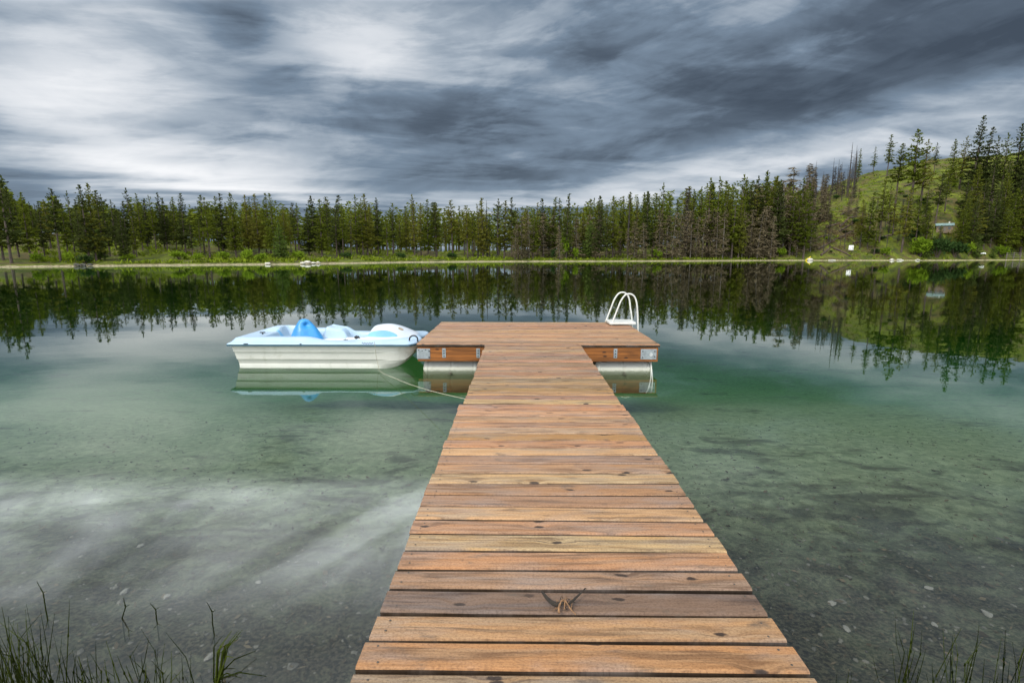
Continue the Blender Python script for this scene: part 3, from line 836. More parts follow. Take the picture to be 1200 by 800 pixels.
# low brush on the far bank: one object
def undergrowth():
    rng = random.Random(78); mb = MB()
    for k in range(8500):
        px = rng.uniform(-60, 1260)
        s_ = 2.5 + 55 * rng.random() ** 1.6 if px < 900 else 2.5 + 100 * rng.random()
        b = far_point(px, s_)
        if noise2(np.array(b.x * .12), np.array(b.y * .12), 8) < .34: continue
        r = rng.uniform(.25, .8)
        for q in range(4):
            d = Vector((rng.uniform(-1, 1), rng.uniform(-1, 1), rng.uniform(.3, 1.3))).normalized()
            spray(mb, b + Vector((rng.uniform(-.4, .4), rng.uniform(-.4, .4), -.05)), d, r * rng.uniform(.6, 1.3), r * .5, rng)
    o = mb.build('undergrowth', M['cover'])
    tag(o, 'low bright green brush covering the far bank and slope', 'undergrowth', kind='stuff')
undergrowth()

def make_shrub(seed):
    rng = random.Random(seed); lf = MB(); st = MB()
    for k in range(9):
        a = rng.uniform(0, 6.28); e = Vector((math.cos(a) * rng.uniform(.2, .7), math.sin(a) * rng.uniform(.2, .7), rng.uniform(.55, .95)))
        st.tube([(0, 0, -.1), e * .5 + Vector((0, 0, .05)), e], [.03, .018, .006], 4)
        for q in range(70):
            d = Vector((rng.gauss(0, 1), rng.gauss(0, 1), rng.gauss(0, .8))).normalized() * rng.uniform(.05, .42)
            p = e + d - Vector((0, 0, .1)); p.z = max(.03, p.z)
            spray(lf, p, Vector((rng.uniform(-1, 1), rng.uniform(-1, 1), rng.uniform(-.3, 1))).normalized(), rng.uniform(.12, .22), rng.uniform(.08, .14), rng)
    return lf.mesh('foliage'), st.mesh('stem')
SHR = [make_shrub(s) for s in (51, 52, 53)]
for a, b in SHR: a.materials.append(M['shrub']); b.materials.append(M['bark'])
# column, foot, height px, width px, dark?, label
SHRUBS = [(661, 304, 30, 17, 0, 'rounded bright green shrub left of the bright young pine'), (676, 304, 14, 12, 0, 'low lime green shrub at the foot of the young pine'),
          (770, 304, 13, 12, 0, 'round lime shrub alone at the water right of the ladder'), (648, 304, 12, 10, 1, 'dark low shrub left of the bright rounded shrub'),
          (45, 308, 12, 16, 0, 'low green bush under the leftmost pines'), (80, 307, 13, 14, 0, 'bright bush on the left bank'), (100, 309, 10, 18, 1, 'dark bush overhanging the left water edge'),
          (150, 306, 9, 16, 0, 'pale green bush on the left grassy bank'), (210, 304, 11, 20, 0, 'green bush on the bank short of the boat'), (232, 305, 9, 15, 0, 'second green bush on the bank short of the boat'),
          (262, 305, 10, 16, 0, 'lime bush on the bank level with the boat stern'), (290, 306, 15, 18, 0, 'tall lime bush on the bank behind the pale rocks'), (307, 307, 11, 15, 0, 'low lime bush beside the tall lime bush'),
          (350, 304, 11, 17, 0, 'green bush beyond the blue backrest'), (405, 303, 7, 16, 1, 'dark low bush beyond the pedals'), (470, 304, 8, 14, 1, 'dark low bush beyond the bow dome'),
          (530, 304, 9, 12, 1, 'dark bush across the lake beyond the platform'), (612, 303, 10, 12, 1, 'dark bush across the lake beyond the walkway'),
          (915, 301, 12, 16, 0, 'green bush at the left foot of the hill'), (930, 299, 12, 14, 0, 'second green bush at the hill foot by the kayak'), (1068, 286, 18, 20, 1, 'dark bush on the slope left of the cabin'),
          (1078, 301, 22, 22, 0, 'big green bush at the shore below the cabin'), (1098, 302, 26, 26, 1, 'big dark green bush below the cabin'), (1118, 302, 20, 24, 1, 'dark bush right of the cabin bush'),
          (1135, 300, 16, 14, 0, 'pale green bush left of the white boat'), (1172, 302, 14, 16, 0, 'yellow green bush right of the white boat'), (1036, 300, 10, 14, 0, 'low bush near the pale shore rocks')]
for px, base, hp, wp, dk, lab in SHRUBS:
    b = hit(px, base) or far_point(px, 3)
    z_ = zcam(b) / FPX
    lf, st = random.choice(SHR)
    e = empty('shrub', b, random.uniform(0, 6.28)); e.scale = (wp * z_ * .55, wp * z_ * .55, hp * z_ * .85)
    for nm, me in (('stem', st), ('foliage', lf)):
        o = bpy.data.objects.new(nm, me); COL.objects.link(o); o.parent = e
        if nm == 'foliage' and dk: set_slot(o, M['shrub_dark'])
    tag(e, lab, 'shrub', 'shrubs on the far shore')

# dark scrub dotted over the open slope
for k in range(46):
    px, py = random.uniform(945, 1200), random.uniform(205, 300)
    b = hit(px, py)
    if b is None or py < np.interp(px, CX, CYY) + 4 or (abs(px - 997) < 12 and py > 278) or (abs(px - 1105) < 16 and 255 < py < 290): continue
    lf, st = random.choice(SHR); e = empty('shrub', b, random.uniform(0, 6.28)); w_ = random.uniform(.7, 1.9); e.scale = (w_, w_, w_ * random.uniform(.6, 1.1))
    for nm, me in (('stem', st), ('foliage', lf)):
        o = bpy.data.objects.new(nm, me); COL.objects.link(o); o.parent = e
        if nm == 'foliage' and random.random() < .7: set_slot(o, M['shrub_dark'])
    tag(e, 'small scrub bush dotted over the open grassy slope', 'shrub', 'scrub bushes on the slope')

def slash():
    rng = random.Random(79); mb = MB()
    for k in range(230):
        px, py = rng.gauss(980, 22), rng.gauss(272, 14)
        b = hit(px, py)
        if b is None: continue
        for q in range(9):
            d = Vector((rng.uniform(-1, 1), rng.uniform(-1, 1), rng.uniform(-.05, .5))).normalized()
            spray(mb, b + Vector((rng.uniform(-1.2, 1.2), rng.uniform(-1.2, 1.2), .1)), d, rng.uniform(.6, 1.8), rng.uniform(.08, .2), rng)
    M['slash'] = leaf_mat('brown_slash', (.035, .024, .014), (.15, .10, .055), .05)
    tag(mb.build('brush_debris', M['slash']), 'brown broken branches strewn over the slope among the logs', 'branches', kind='stuff')
slash()

# fallen logs on the slope
LOGS = [(984, 266, 1004, 255, 'upper of the two close parallel logs on the slope'), (983, 272, 1003, 260, 'lower of the two close parallel logs on the slope'),
        (958, 293, 1000, 271, 'longest dark log lying diagonally above the kayak'), (976, 291, 997, 301, 'dark log pointing down to the water by the board'),
        (1000, 286, 1042, 279, 'long dark log lying across the slope above the board'), (1020, 283, 1048, 276, 'thin log right of the long cross log'),
        (985, 252, 1008, 243, 'highest brown log on the mid slope'), (968, 268, 984, 262, 'short log left of the parallel pair'), (1060, 219, 1088, 209, 'dark log high under the crest pines'),
        (1026, 258, 1046, 250, 'log beneath the low slope pines'), (1076, 236, 1096, 230, 'log under the crest grove edge'), (962, 300, 974, 290, 'short steep log by the kayak'),
        (1005, 262, 1022, 272, 'log slanting down right of the parallel pair'), (952, 281, 972, 276, 'grey log near the brown slash')]
for x0, y0, x1, y1, lab in LOGS:
    a, b = hit(x0, y0), hit(x1, y1)
    if a is None or b is None: continue
    n = 5; pts = []
    for i in range(n):
        p = a.lerp(b, i / (n - 1)); p.z = max(p.z, ground_z(p.x, p.y)) + .22; pts.append(p - a)
    r = random.uniform(.26, .38)
    mb = MB(); mb.tube(pts, [r, r * .95, r * .85, r * .75, r * .6], 8)
    for i in range(5):
        p = pts[1].lerp(pts[3], random.random()); d = Vector((random.uniform(-1, 1), random.uniform(-1, 1), random.uniform(.2, 1))).normalized()
        mb.tube([p, p + d * random.uniform(.5, 1.1)], [.06, .02], 4)
    o = mb.build('fallen_log', M['log']); o.location = a; tag(o, lab, 'log', 'fallen logs on the slope')

# rocks on the shoreline
def rock_mesh(seed, name='rock', sub=2):
    bm = bmesh.new(); bmesh.ops.create_icosphere(bm, subdivisions=sub, radius=1)
    for v in bm.verts:
        q = mnoise.noise(v.co * 1.3 + Vector((seed * 3.1, seed, 0))) * .45 + mnoise.noise(v.co * 3 + Vector((seed, 0, seed))) * .15
        v.co *= 1 + q
    me = bpy.data.meshes.new(name); bm.to_mesh(me); bm.free(); return me
for k, (px, s_, sz, fl, lab) in enumerate([(354, .6, .55, .5, 'leftmost of the four white rocks at the water beyond the backrest'), (360, .9, .7, .45, 'largest of the white rocks at the water beyond the backrest'),
        (366, .5, .6, .4, 'flat white rock right of the largest white rock'), (372, .7, .5, .45, 'rightmost white rock at the water beyond the backrest'), (313, .5, .5, .5, 'lone pale rock on the shoreline under the lime bushes'),
        (88, .5, .45, .6, 'grey rock at the left water edge under the dark bush'), (95, .4, .5, .5, 'second grey rock at the left water edge'), (104, .5, .4, .6, 'small grey rock at the left water edge'),
        (950, .4, .75, .7, 'pinkish round rock beside the yellow kayak'), (1046, .3, .6, .6, 'white rock on the shoreline below the slope'), (1055, .3, .9, .35, 'long pale rock right of the white shoreline rock'),
        (1076, .4, .7, .35, 'flat pale rock at the shore under the big bush')]):
    b = far_point(px, s_); me = rock_mesh(k + 2); me.materials.append(M['stone'] if 'grey' in lab else M['rock'])
    o = bpy.data.objects.new('rock', me); COL.objects.link(o)
    o.location = b + Vector((0, 0, sz * fl * .35)); o.scale = (sz, sz * .8, sz * fl); tag(o, lab, 'rock', 'rocks on the far shoreline')
# pale driftwood plank at the water
b = far_point(976, .2); mb = MB(); mb.tube([(-1.1, 0, .12), (0, .05, .15), (1.0, 0, .1)], [.13, .15, .1], 8)
o = mb.build('driftwood', M['rock']); o.location = b; tag(o, 'pale driftwood log at the water edge right of the kayak', 'driftwood')

# kayak pulled up the bank
def loft_boat(L, W_, H_, n=15):
    mb = MB(); vs = []; fs = []; m = 9
    for i in range(n):
        t = -1 + 2 * i / (n - 1); w = W_ * .5 * max(.02, (1 - abs(t) ** 2.2)); zz = H_ * .35 * abs(t) ** 3
        for k in range(m):
            a = math.pi * (1 + k / (m - 1))
            vs.append((t * L / 2, w * math.cos(a), H_ + zz + (H_ + zz * .5) * math.sin(a) * (1 - abs(t) ** 4 * .6)))
    for i in range(n - 1):
        for k in range(m - 1): fs.append((i * m + k, i * m + k + 1, (i + 1) * m + k + 1, (i + 1) * m + k))
    return vs, fs, m, n
M['yellow'] = plain('yellow_plastic', (.72, .55, .03), .4)
M['white_paint'] = plain('white_paint', (.80, .80, .76), .5)
vs, fs, m_, n_ = loft_boat(3.4, .75, .32)
kb = empty('kayak', far_point(947.5, .9) + Vector((0, 0, .12)))
mb = MB(); mb.raw(vs, fs); hullk = mb.build('hull', M['yellow'], kb, True)
mb = MB(); top = []
for i in range(n_): top += [Vector(vs[i * m_]) , (Vector(vs[i * m_]) + Vector(vs[i * m_ + m_ - 1])) / 2 + Vector((0, 0, .07)), Vector(vs[i * m_ + m_ - 1])]
mb.raw(top, [(i * 3 + k, i * 3 + k + 1, i * 3 + k + 4, i * 3 + k + 3) for i in range(n_ - 1) if not 5 <= i <= 8 for k in (0, 1)])
mb.build('deck', M['yellow'], kb, True)
kb.scale = (.78, .78, .78); kb.rotation_euler = (0, R_(-28), R_(25)); tag(kb, 'yellow kayak pulled nose up onto the far bank', 'kayak')
# white rowing boat upturned on the right bank
vs, fs, m_, n_ = loft_boat(2.2, 1.1, .4)
rb = empty('rowing_boat', (hit(1152, 299) or far_point(1152, 4)) + Vector((0, 0, .75)))
mb = MB(); mb.raw(vs, fs); mb.build('hull', M['white_paint'], rb, True)
mb = MB(); mb.tube([(-.95, 0, .1), (0, 0, -.03), (.95, 0, .1)], .03, 6); mb.build('keel', M['white_paint'], rb)
rb.rotation_euler = (math.pi, 0, R_(12)); tag(rb, 'small white upturned rowing boat on the right bank', 'boat')
# white board on the grass
wb = empty('white_board', hit(997, 294) or far_point(997, 8))
mb = MB(); mb.box((0, 0, .95), (1.25, .06, 1.45), bev=.01); mb.build('panel', M['white_paint'], wb)
for sx in (-.5, .5):
    mb = MB(); mb.box((sx, .08, .85 + (.15 if sx < 0 else 0)), (.09, .09, 2.0 + (.3 if sx < 0 else 0))); mb.build('post', M['bark_grey'], wb)
wb.rotation_euler = (0, 0, R_(-30)); tag(wb, 'white square board on posts standing on shore grass', 'board')
# cabin in the trees
M['roof_green'] = plain('pale_green_metal_roof', (.20, .29, .27), .5, .12, .8, metal=.2)
M['cabin_wall'] = plain('tan_cabin_boards', (.17, .125, .075), .8, .25, 2)
M['glass'] = plain('dark_glass', (.03, .035, .04), .1)
cb_ = hit(1106, 272) or far_point(1106, 40)
cab = empty('cabin', cb_, R_(-36)); cab.scale = (.68, .68, .68)
mb = MB(); mb.box((0, 0, 1.0), (6.0, 4.5, 3.4))
mb.raw([(-2.998, -2.25, 2.7), (-2.998, 2.25, 2.7), (-2.998, 0, 3.7), (2.998, -2.25, 2.7), (2.998, 2.25, 2.7), (2.998, 0, 3.7)], [(0, 1, 2), (3, 5, 4)])
mb.build('wall', M['cabin_wall'], cab)
mb = MB()
for sg in (-1, 1):
    mb.box((0, sg * 1.35, 3.22), (6.9, 3.05, .1), rot=None)
    vs0 = mb.v[-8:]; ang = math.atan2(1.1, 2.6) * -sg
    for i in range(8):
        p = Vector(vs0[i]) - Vector((0, sg * 1.35, 3.22)); q = Matrix.Rotation(ang, 3, 'X') @ p
        mb.v[len(mb.v) - 8 + i] = tuple(q + Vector((0, sg * 1.35, 3.26)))
roof = mb.build('roof', M['roof_green'], cab)
mb = MB(); mb.box((1.6, .6, 4.0), (.5, .5, 1.3)); mb.build('chimney', M['rock'], roof)
for wx in (-1.8, 1.7):
    mb = MB(); mb.box((wx, -2.28, 1.5), (1.1, .08, 1.0)); w_ = mb.build('window', M['bark_grey'], cab)
    mb = MB(); mb.box((wx, -2.33, 1.5), (.9, .03, .8)); mb.build('pane', M['glass'], w_)
mb = MB(); mb.box((0, -2.28, 1.0), (.95, .08, 2.0)); mb.build('door', M['bark_grey'], cab)
tag(cab, 'tan cabin with pale green metal roof among dark pines', 'cabin')
# wooden fence at the right shore
fa, fb = far_point(1180, 1.0), far_point(1212, 1.2)
fe = empty('wooden_fence', fa)
dv = (fb - fa); nf = 5
for i in range(nf):
    p = dv * (i / (nf - 1)); p.z = ground_z(fa.x + p.x, fa.y + p.y) - fa.z
    mb = MB(); mb.box(p + Vector((0, 0, .9)), (.2, .2, 2.4)); mb.build('post', M['bark_grey'], fe)
for zz in (.7, 1.3, 1.9):
    mb = MB(); mb.tube([Vector((0, 0, zz)), Vector((dv.x, dv.y, dv.z + zz))], .09, 6); mb.build('rail', M['bark_grey'], fe)
tag(fe, 'grey wooden post and rail fence on the right shore', 'fence')

# ------------------------------------------------------------------ walkway and floating platform
DECK = 0.42; TH = 0.038
TINTS = {'tan': (.335, .208, .112), 'orange': (.295, .178, .080), 'pale': (.385, .258, .146), 'grey': (.25, .170, .112), 'mauve': (.150, .104, .082), 'brown': (.265, .162, .094)}
def plank(mb, x0, x1, y0, y1, zt, th, col, rng, nseg=9, mi=0):
    r = .010
    prof = [(y0, -th), (y0, -r * 1.6)] + [(y0 + r * (1 - math.cos(a)), -r * 1.6 + r * 1.6 * math.sin(a)) for a in (.5, 1.0, 1.5708)]
    sides = []
    prof += [(y1 - (q[0] - y0), q[1]) for q in reversed(prof)]
    n = len(prof); vs = []; fs = []
    ph = rng.uniform(0, 6.28); am = rng.uniform(.0, .0022); tl = rng.gauss(0, .0013); sk = rng.gauss(0, .0016)
    for i in range(nseg):
        t = i / (nseg - 1); x = x0 + (x1 - x0) * t
        for (yy, zz) in prof:
            ed = math.sin(x * 9 + ph + yy * 30) * .0009 + math.sin(x * 23 + ph * 2) * .0005
            vs.append((x, yy + sk * (t - .5) * 2 + ed, zt + zz + am * math.sin(ph + t * 4) + tl * (t - .5) * 2))
    for i in range(nseg - 1):
        for k in range(n):
            q = (i * n + k, (i + 1) * n + k, (i + 1) * n + (k + 1) % n, i * n + (k + 1) % n)
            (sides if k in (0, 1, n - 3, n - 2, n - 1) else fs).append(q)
    fs.append(tuple(range(n))); fs.append(tuple((nseg - 1) * n + k for k in range(n - 1, -1, -1)))
    # gap shade painted in: board sides and lower edge roundings tinted near black
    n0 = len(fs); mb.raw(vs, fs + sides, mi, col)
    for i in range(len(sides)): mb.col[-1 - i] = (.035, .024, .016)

def screw(mb, x, y, z):
    n = 8; vs = [(x + .0045 * math.cos(6.283 * k / n), y + .0045 * math.sin(6.283 * k / n), z) for k in range(n)]
    vs += [(x + .0035 * math.cos(6.283 * k / n), y + .0035 * math.sin(6.283 * k / n), z + .0012) for k in range(n)]
    mb.raw(vs, [tuple(range(n, 2 * n))] + [(k, (k + 1) % n, n + (k + 1) % n, n + k) for k in range(n)], 1, (.1, .09, .08))

def deck_section(mb, x0, x1, ys, cols, zt, rng, gap=.0145, screws=True, jag=.008, cuts=None):
    for i in range(len(ys) - 1):
        c = cols[i] if isinstance(cols[i], tuple) else TINTS[cols[i]]
        c = tuple(q * rng.uniform(.93, 1.07) for q in c)
        a, b = x0 + rng.uniform(-jag, jag), x1 + rng.uniform(-jag, jag)
        gp = gap * rng.uniform(.6, 1.5)
        if cuts:
            xc = cuts[i % len(cuts)]
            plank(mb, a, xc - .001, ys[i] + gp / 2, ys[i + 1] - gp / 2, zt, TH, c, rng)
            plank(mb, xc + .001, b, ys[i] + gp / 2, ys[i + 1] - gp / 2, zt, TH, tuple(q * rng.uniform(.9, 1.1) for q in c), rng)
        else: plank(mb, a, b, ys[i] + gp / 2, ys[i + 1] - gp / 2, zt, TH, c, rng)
        if screws:
            w = ys[i + 1] - ys[i]
            for sx in (x0 + .055, x1 - .055):
                for f in (.27, .73): screw(mb, sx + rng.uniform(-.012, .012), ys[i] + w * f + rng.uniform(-.008, .008), zt + .0015)

rngd = random.Random(3)
XL, XR = -0.765, 0.760
# near walkway; boundaries measured from the joint back to the viewer
JY = on_z(600, 473, DECK).y
bnd_px = [787, 750.5, 720, 690.7, 667, 645, 626, 609, 593.5, 579.5, 566, 553.9, 543, 533, 524, 515.5, 507.7, 500.5, 494, 487.3, 480.2]
ys = [JY] + [on_z(680, p, DECK).y for p in reversed(bnd_px)]
ys = list(reversed(ys))
while ys[0] > -1.2: ys.insert(0, ys[0] - .1475)
seq = ['grey', 'orange', 'tan', 'mauve', 'grey', 'tan', 'pale', 'tan', 'pale', 'grey', 'brown', 'pale', 'tan', 'grey', 'pale', 'tan', 'orange', 'pale', 'tan', 'tan', 'pale', 'tan']
npre = len(ys) - 1 - (len(bnd_px))
cols = ['tan', 'brown', 'grey'] * 20
cols = cols[:npre - 1] + seq
cols = (cols + ['tan'] * 60)[:len(ys) - 1]
wk = empty('walkway', (0, 0, 0))
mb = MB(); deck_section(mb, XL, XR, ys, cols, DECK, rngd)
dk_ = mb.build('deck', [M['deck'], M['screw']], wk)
for sx in (XL + .07, 0, XR - .07):
    mb = MB(); mb.box((sx, (ys[0] + JY) / 2, DECK - TH - .003 - .09), (.045, JY - ys[0] - .03, .18)); mb.build('stringer', M['stringer'], wk)
mb = MB(); mb.box((0, 3.9, .19), (1.36, .09, .09)); mb.build('crossbeam', M['stringer'], wk)
for sx in (-.6, .6):
    mb = MB(); mb.tube([(sx, 3.9, -.6), (sx, 3.9, .145)], .05, 10); mb.build('post', M['galv'], wk)
tag(wk, 'long wooden walkway of weathered planks leading out from the shore', 'walkway')
# far walkway section, resting on the platform
PY0 = on_z(630, 403.5, DECK).y
wk2 = empty('walkway', (0, 0, 0))
n2_ = 22; y0_ = JY + .022
ys2 = [y0_ + (PY0 - .012 - y0_) * i / n2_ for i in range(n2_ + 1)]
keys = ['tan', 'brown', 'orange', 'grey', 'tan', 'pale', 'brown', 'tan']
cols2 = [TINTS[rngd.choice(keys)] for _ in range(n2_)]
cols2 = [tuple(q * f for q, f in zip(c, (.98, .96, .96))) for c in cols2]
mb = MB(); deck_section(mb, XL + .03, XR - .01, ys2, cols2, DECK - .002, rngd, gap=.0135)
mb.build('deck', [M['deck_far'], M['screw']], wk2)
for sx in (XL + .1, XR - .08):
    mb = MB(); mb.box((sx, (ys2[0] + ys2[-1]) / 2, DECK - TH - .005 - .07), (.045, ys2[-1] - ys2[0] - .05, .14)); mb.build('stringer', M['stringer'], wk2)
mb = MB(); mb.box((0, ys2[0] + .06, DECK - TH - .005 - .07), (1.28, .045, .138)); mb.build('crossbeam', M['stringer'], wk2)
tag(wk2, 'far walkway section of narrow boards joining the floating platform', 'walkway')

# platform
PXL = on_z(487.5, 403.3, DECK).x; PXR = on_z(770, 401.5, DECK).x
PY1 = on_z(630, 377.3, DECK).y
pl_ = empty('floating_platform', (0, 0, 0))
npk = 18
ysp = [PY0 + (PY1 - PY0) * i / npk for i in range(npk + 1)]
colsp = [tuple(a * b for a, b in zip(TINTS[rngd.choice(['tan', 'pale', 'tan', 'brown'])], (1.0, .95, .93))) for _ in range(npk)]
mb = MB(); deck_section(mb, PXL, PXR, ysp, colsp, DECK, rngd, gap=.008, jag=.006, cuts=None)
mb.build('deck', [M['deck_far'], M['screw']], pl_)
BZ1 = DECK - TH - .012; BH = .225; BZ = BZ1 - BH / 2
bx0, bx1 = PXL + .015, PXR - .02
def beam(c, d):
    mb = MB(); mb.box(c, d, bev=.004); return mb.build('rim_beam', M['beam'], pl_)
beam(((bx0 + bx1) / 2, PY0 + .045, BZ), (bx1 - bx0, .04, BH)); beam(((bx0 + bx1) / 2, PY1 - .045, BZ), (bx1 - bx0, .04, BH))
beam((bx0 + .02, (PY0 + PY1) / 2, BZ), (.04, PY1 - PY0 - .136, BH)); beam((bx1 - .02, (PY0 + PY1) / 2, BZ), (.04, PY1 - PY0 - .136, BH))
for k in range(5):
    mb = MB(); mb.box((bx0 + .35 + k * (bx1 - bx0 - .7) / 4, (PY0 + PY1) / 2, BZ1 - .075), (.04, PY1 - PY0 - .14, .14)); mb.build('joist', M['stringer'], pl_)
fy = PY0 + .025
def px_on_front(px, z=.3):
    d = ray(px, 410); t = (fy - CAM.y) / d.y; return CAM.x + d.x * t
def plate(x0, x1, z0, z1, bolts):
    mb = MB(); mb.box(((x0 + x1) / 2, fy - .004, (z0 + z1) / 2), (x1 - x0, .006, z1 - z0), bev=.0015)
    p = mb.build('bracket', M['galv'], pl_)
    for bx, bz, br in bolts:
        mb = MB(); mb.tube([(bx, fy - .006, bz), (bx, fy - .016, bz)], br, 8); mb.build('bolt', M['bolt'] if br > .012 else M['black'], p)
a, b = px_on_front(488.5), px_on_front(504)
plate(a, b, BZ - .075, BZ + .09, [(a + .03 + i * .055, BZ + .07 + (i % 2) * -.015, .008) for i in range(4)] + [(b - .015, BZ - .05, .012), (b - .015, BZ + .05, .009)])
for px in (520.3, 560.3, 721.3):
    c = px_on_front(px); plate(c - .028, c + .028, BZ - .055, BZ + .095, [(c, BZ + .06, .009), (c, BZ + .015, .009), (c, BZ - .03, .009)])
a, b = px_on_front(751), px_on_front(769.5)
plate(a, b, BZ - .075, BZ + .09, [(a + .03, BZ + .055, .009), (a + .03, BZ - .04, .009), (b - .03, BZ - .03, .009), (b - .03, BZ + .055, .009), (b - .085, BZ + .002, .030)])
# barrels
BR = .29; BCZ = BZ1 - BH - .004 - BR
def barrel(cx, cy, L):
    prof = []
    for t in np.linspace(0, 1, 61):
        x = -L / 2 + L * t; e = min(t, 1 - t) * L
        r = BR * (.93 + .07 * min(1, e / .03)) if e > .004 else BR * .88
        r += .007 * math.exp(-((e - .055) / .012) ** 2) - .006 * math.exp(-((e - .085) / .01) ** 2)
        r -= .010 * math.exp(-((x) / .012) ** 2)
        prof.append((x, r))
    mb = MB(); nn = 32; vs = []; fs = []
    for x, r in prof:
        for k in range(nn): vs.append((cx + x, cy + r * math.cos(6.2832 * k / nn), BCZ + r * math.sin(6.2832 * k / nn)))
    for i in range(len(prof) - 1):
        for k in range(nn): fs.append((i * nn + k, i * nn + (k + 1) % nn, (i + 1) * nn + (k + 1) % nn, (i + 1) * nn + k))
    fs.append(tuple(range(nn))); fs.append(tuple((len(prof) - 1) * nn + k for k in range(nn - 1, -1, -1)))
    mb.raw(vs, fs); o = mb.build('float_barrel', M['barrel'], pl_, True)
    mb = MB(); mb.tube([(cx - .002, cy - BR + .004, BCZ + .10), (cx - .002, cy - BR - .018, BCZ + .10)], .022, 10); mb.build('bung', M['barrel_band'], o)
    return o
nb_ = 4; LB = (bx1 - bx0 - .10) / nb_
for cy in (PY0 + .33, PY1 - .33):
    for i in range(nb_): o = barrel(bx0 + .05 + LB * (i + .5), cy, LB - .03)
# strap round the right front barrel
xs_ = px_on_front(764)
for dx_, tl_ in ((0, .035), (.03, -.02)):
    mb = MB(); mb.tube([(xs_ + dx_ + tl_ * math.sin(a), PY0 + .33 - (BR + .012) * math.cos(a), BCZ + (BR + .012) * math.sin(a)) for a in np.linspace(-.9, 1.35, 16)], .011, 6)
    mb.build('strap', M['strap'], pl_)
# swim ladder
lad = empty('swim_ladder', (0, 0, 0)); lad.parent = pl_
def rail(y, dx_=0):
    xi, xo = 1.56 + dx_, 2.13 + dx_ * .5
    pts = [(xi, y, DECK + .01), (xi + .11, y, DECK + .32), (xi + .17, y, DECK + .50), (xi + .25, y, DECK + .615), (xi + .34, y, DECK + .64), (xi + .42, y, DECK + .60),
           (xi + .47, y, DECK + .48), (xi + .50, y, DECK + .30), (xo - .02, y, DECK - .05), (xo + .02, y, -.75)]
    pts = [(a, b, c - (.02 if c > .9 else 0)) for a, b, c in pts]
    mb = MB(); mb.tube(smooth_path(pts, 6), .0165, 12); mb.build('handrail', M['ladder'], lad, True)
LY0, LY1 = PY1 - .50, PY1 - .10
rail(LY0, .05); rail(LY1)
mb = MB(); mb.box((1.83, (LY0 + LY1) / 2, DECK + .045), (.52, .46, .05), bev=.012); mb.build('top_step', M['ladder'], lad)
for z_ in (.05, -.22, -.49):
    mb = MB(); mb.box((2.16, (LY0 + LY1) / 2, z_), (.1, .38, .03), bev=.006); mb.build('tread', M['ladder'], lad)
tag(pl_, 'square wooden floating platform on white barrels with a white ladder', 'floating dock')

# ------------------------------------------------------------------ pedal boat
BX, BY = -4.85, 8.02
BL, BWD = 3.0, 1.32
pb = empty('pedal_boat', (BX, BY, 0))
def sm(a, b, x):
    t = min(1, max(0, (x - a) / (b - a))); return t * t * (3 - 2 * t)
ZG = .375
def hull_mesh():
    mb = MB(); ns = 46
    for side in (0, 1):
        rings = []
        for i in range(ns):
            u = i / (ns - 1); x = .02 + (BL - .04) * (1 - (1 - u) ** 1.35)
            b = max(0, (x - 2.35) / (BL - 2.35))
            zb = -.06 + (ZG + .03) * b ** 3.0
            out = .02 + .20 * b ** 3.2; inn = .56 - .20 * b ** 2.4
            st = .024 * (1 - sm(2.2, 2.55, x))
            hgt = ZG - zb
            zs1, zs2 = .245, .115
            zs1 = max(zs1, zb + hgt * .3); zs2 = max(zs2, zb + hgt * .15)
            pr = [(out, ZG), (out + .018, (ZG + zs1) / 2), (out + .03, zs1 + .004), (out + .03 + st, zs1 - .004), (out + .045 + st, (zs1 + zs2) / 2), (out + .058 + st, zs2 + .004),
                  (out + .058 + 2 * st, zs2 - .004), (out + .085 + 2 * st, (zs2 + zb) / 2 + .01), (out + .13, zb + .02), (out + .19, zb)]
            pr += [(inn - .10, zb), (inn - .05, zb + .03), (inn, zb + hgt * .6), (inn, ZG)]
            ring = []
            for (yy, zz) in pr:
                yq = yy if side == 0 else BWD - yy
                xq = x + max(0, ZG - zz) * .09 * max(0, 1 - x / .8)
                ring.append((xq, yq, zz))
            rings.append(ring)
        n = len(rings[0]); vs = [p for r in rings for p in r]; fs = []
        for i in range(ns - 1):
            for k in range(n - 1):
                f = (i * n + k, i * n + k + 1, (i + 1) * n + k + 1, (i + 1) * n + k)
                fs.append(f if side == 0 else f[::-1])
        fs.append(tuple(range(n)) if side else tuple(range(n - 1, -1, -1)))
        mb.raw(vs, fs)
    # tunnel roof and transom between the pods
    mb.box((BL / 2 - .12, BWD / 2, .30), (BL - .4, .26, .12))
    return mb
hl = hull_mesh().build('hull', M['hull'], pb)

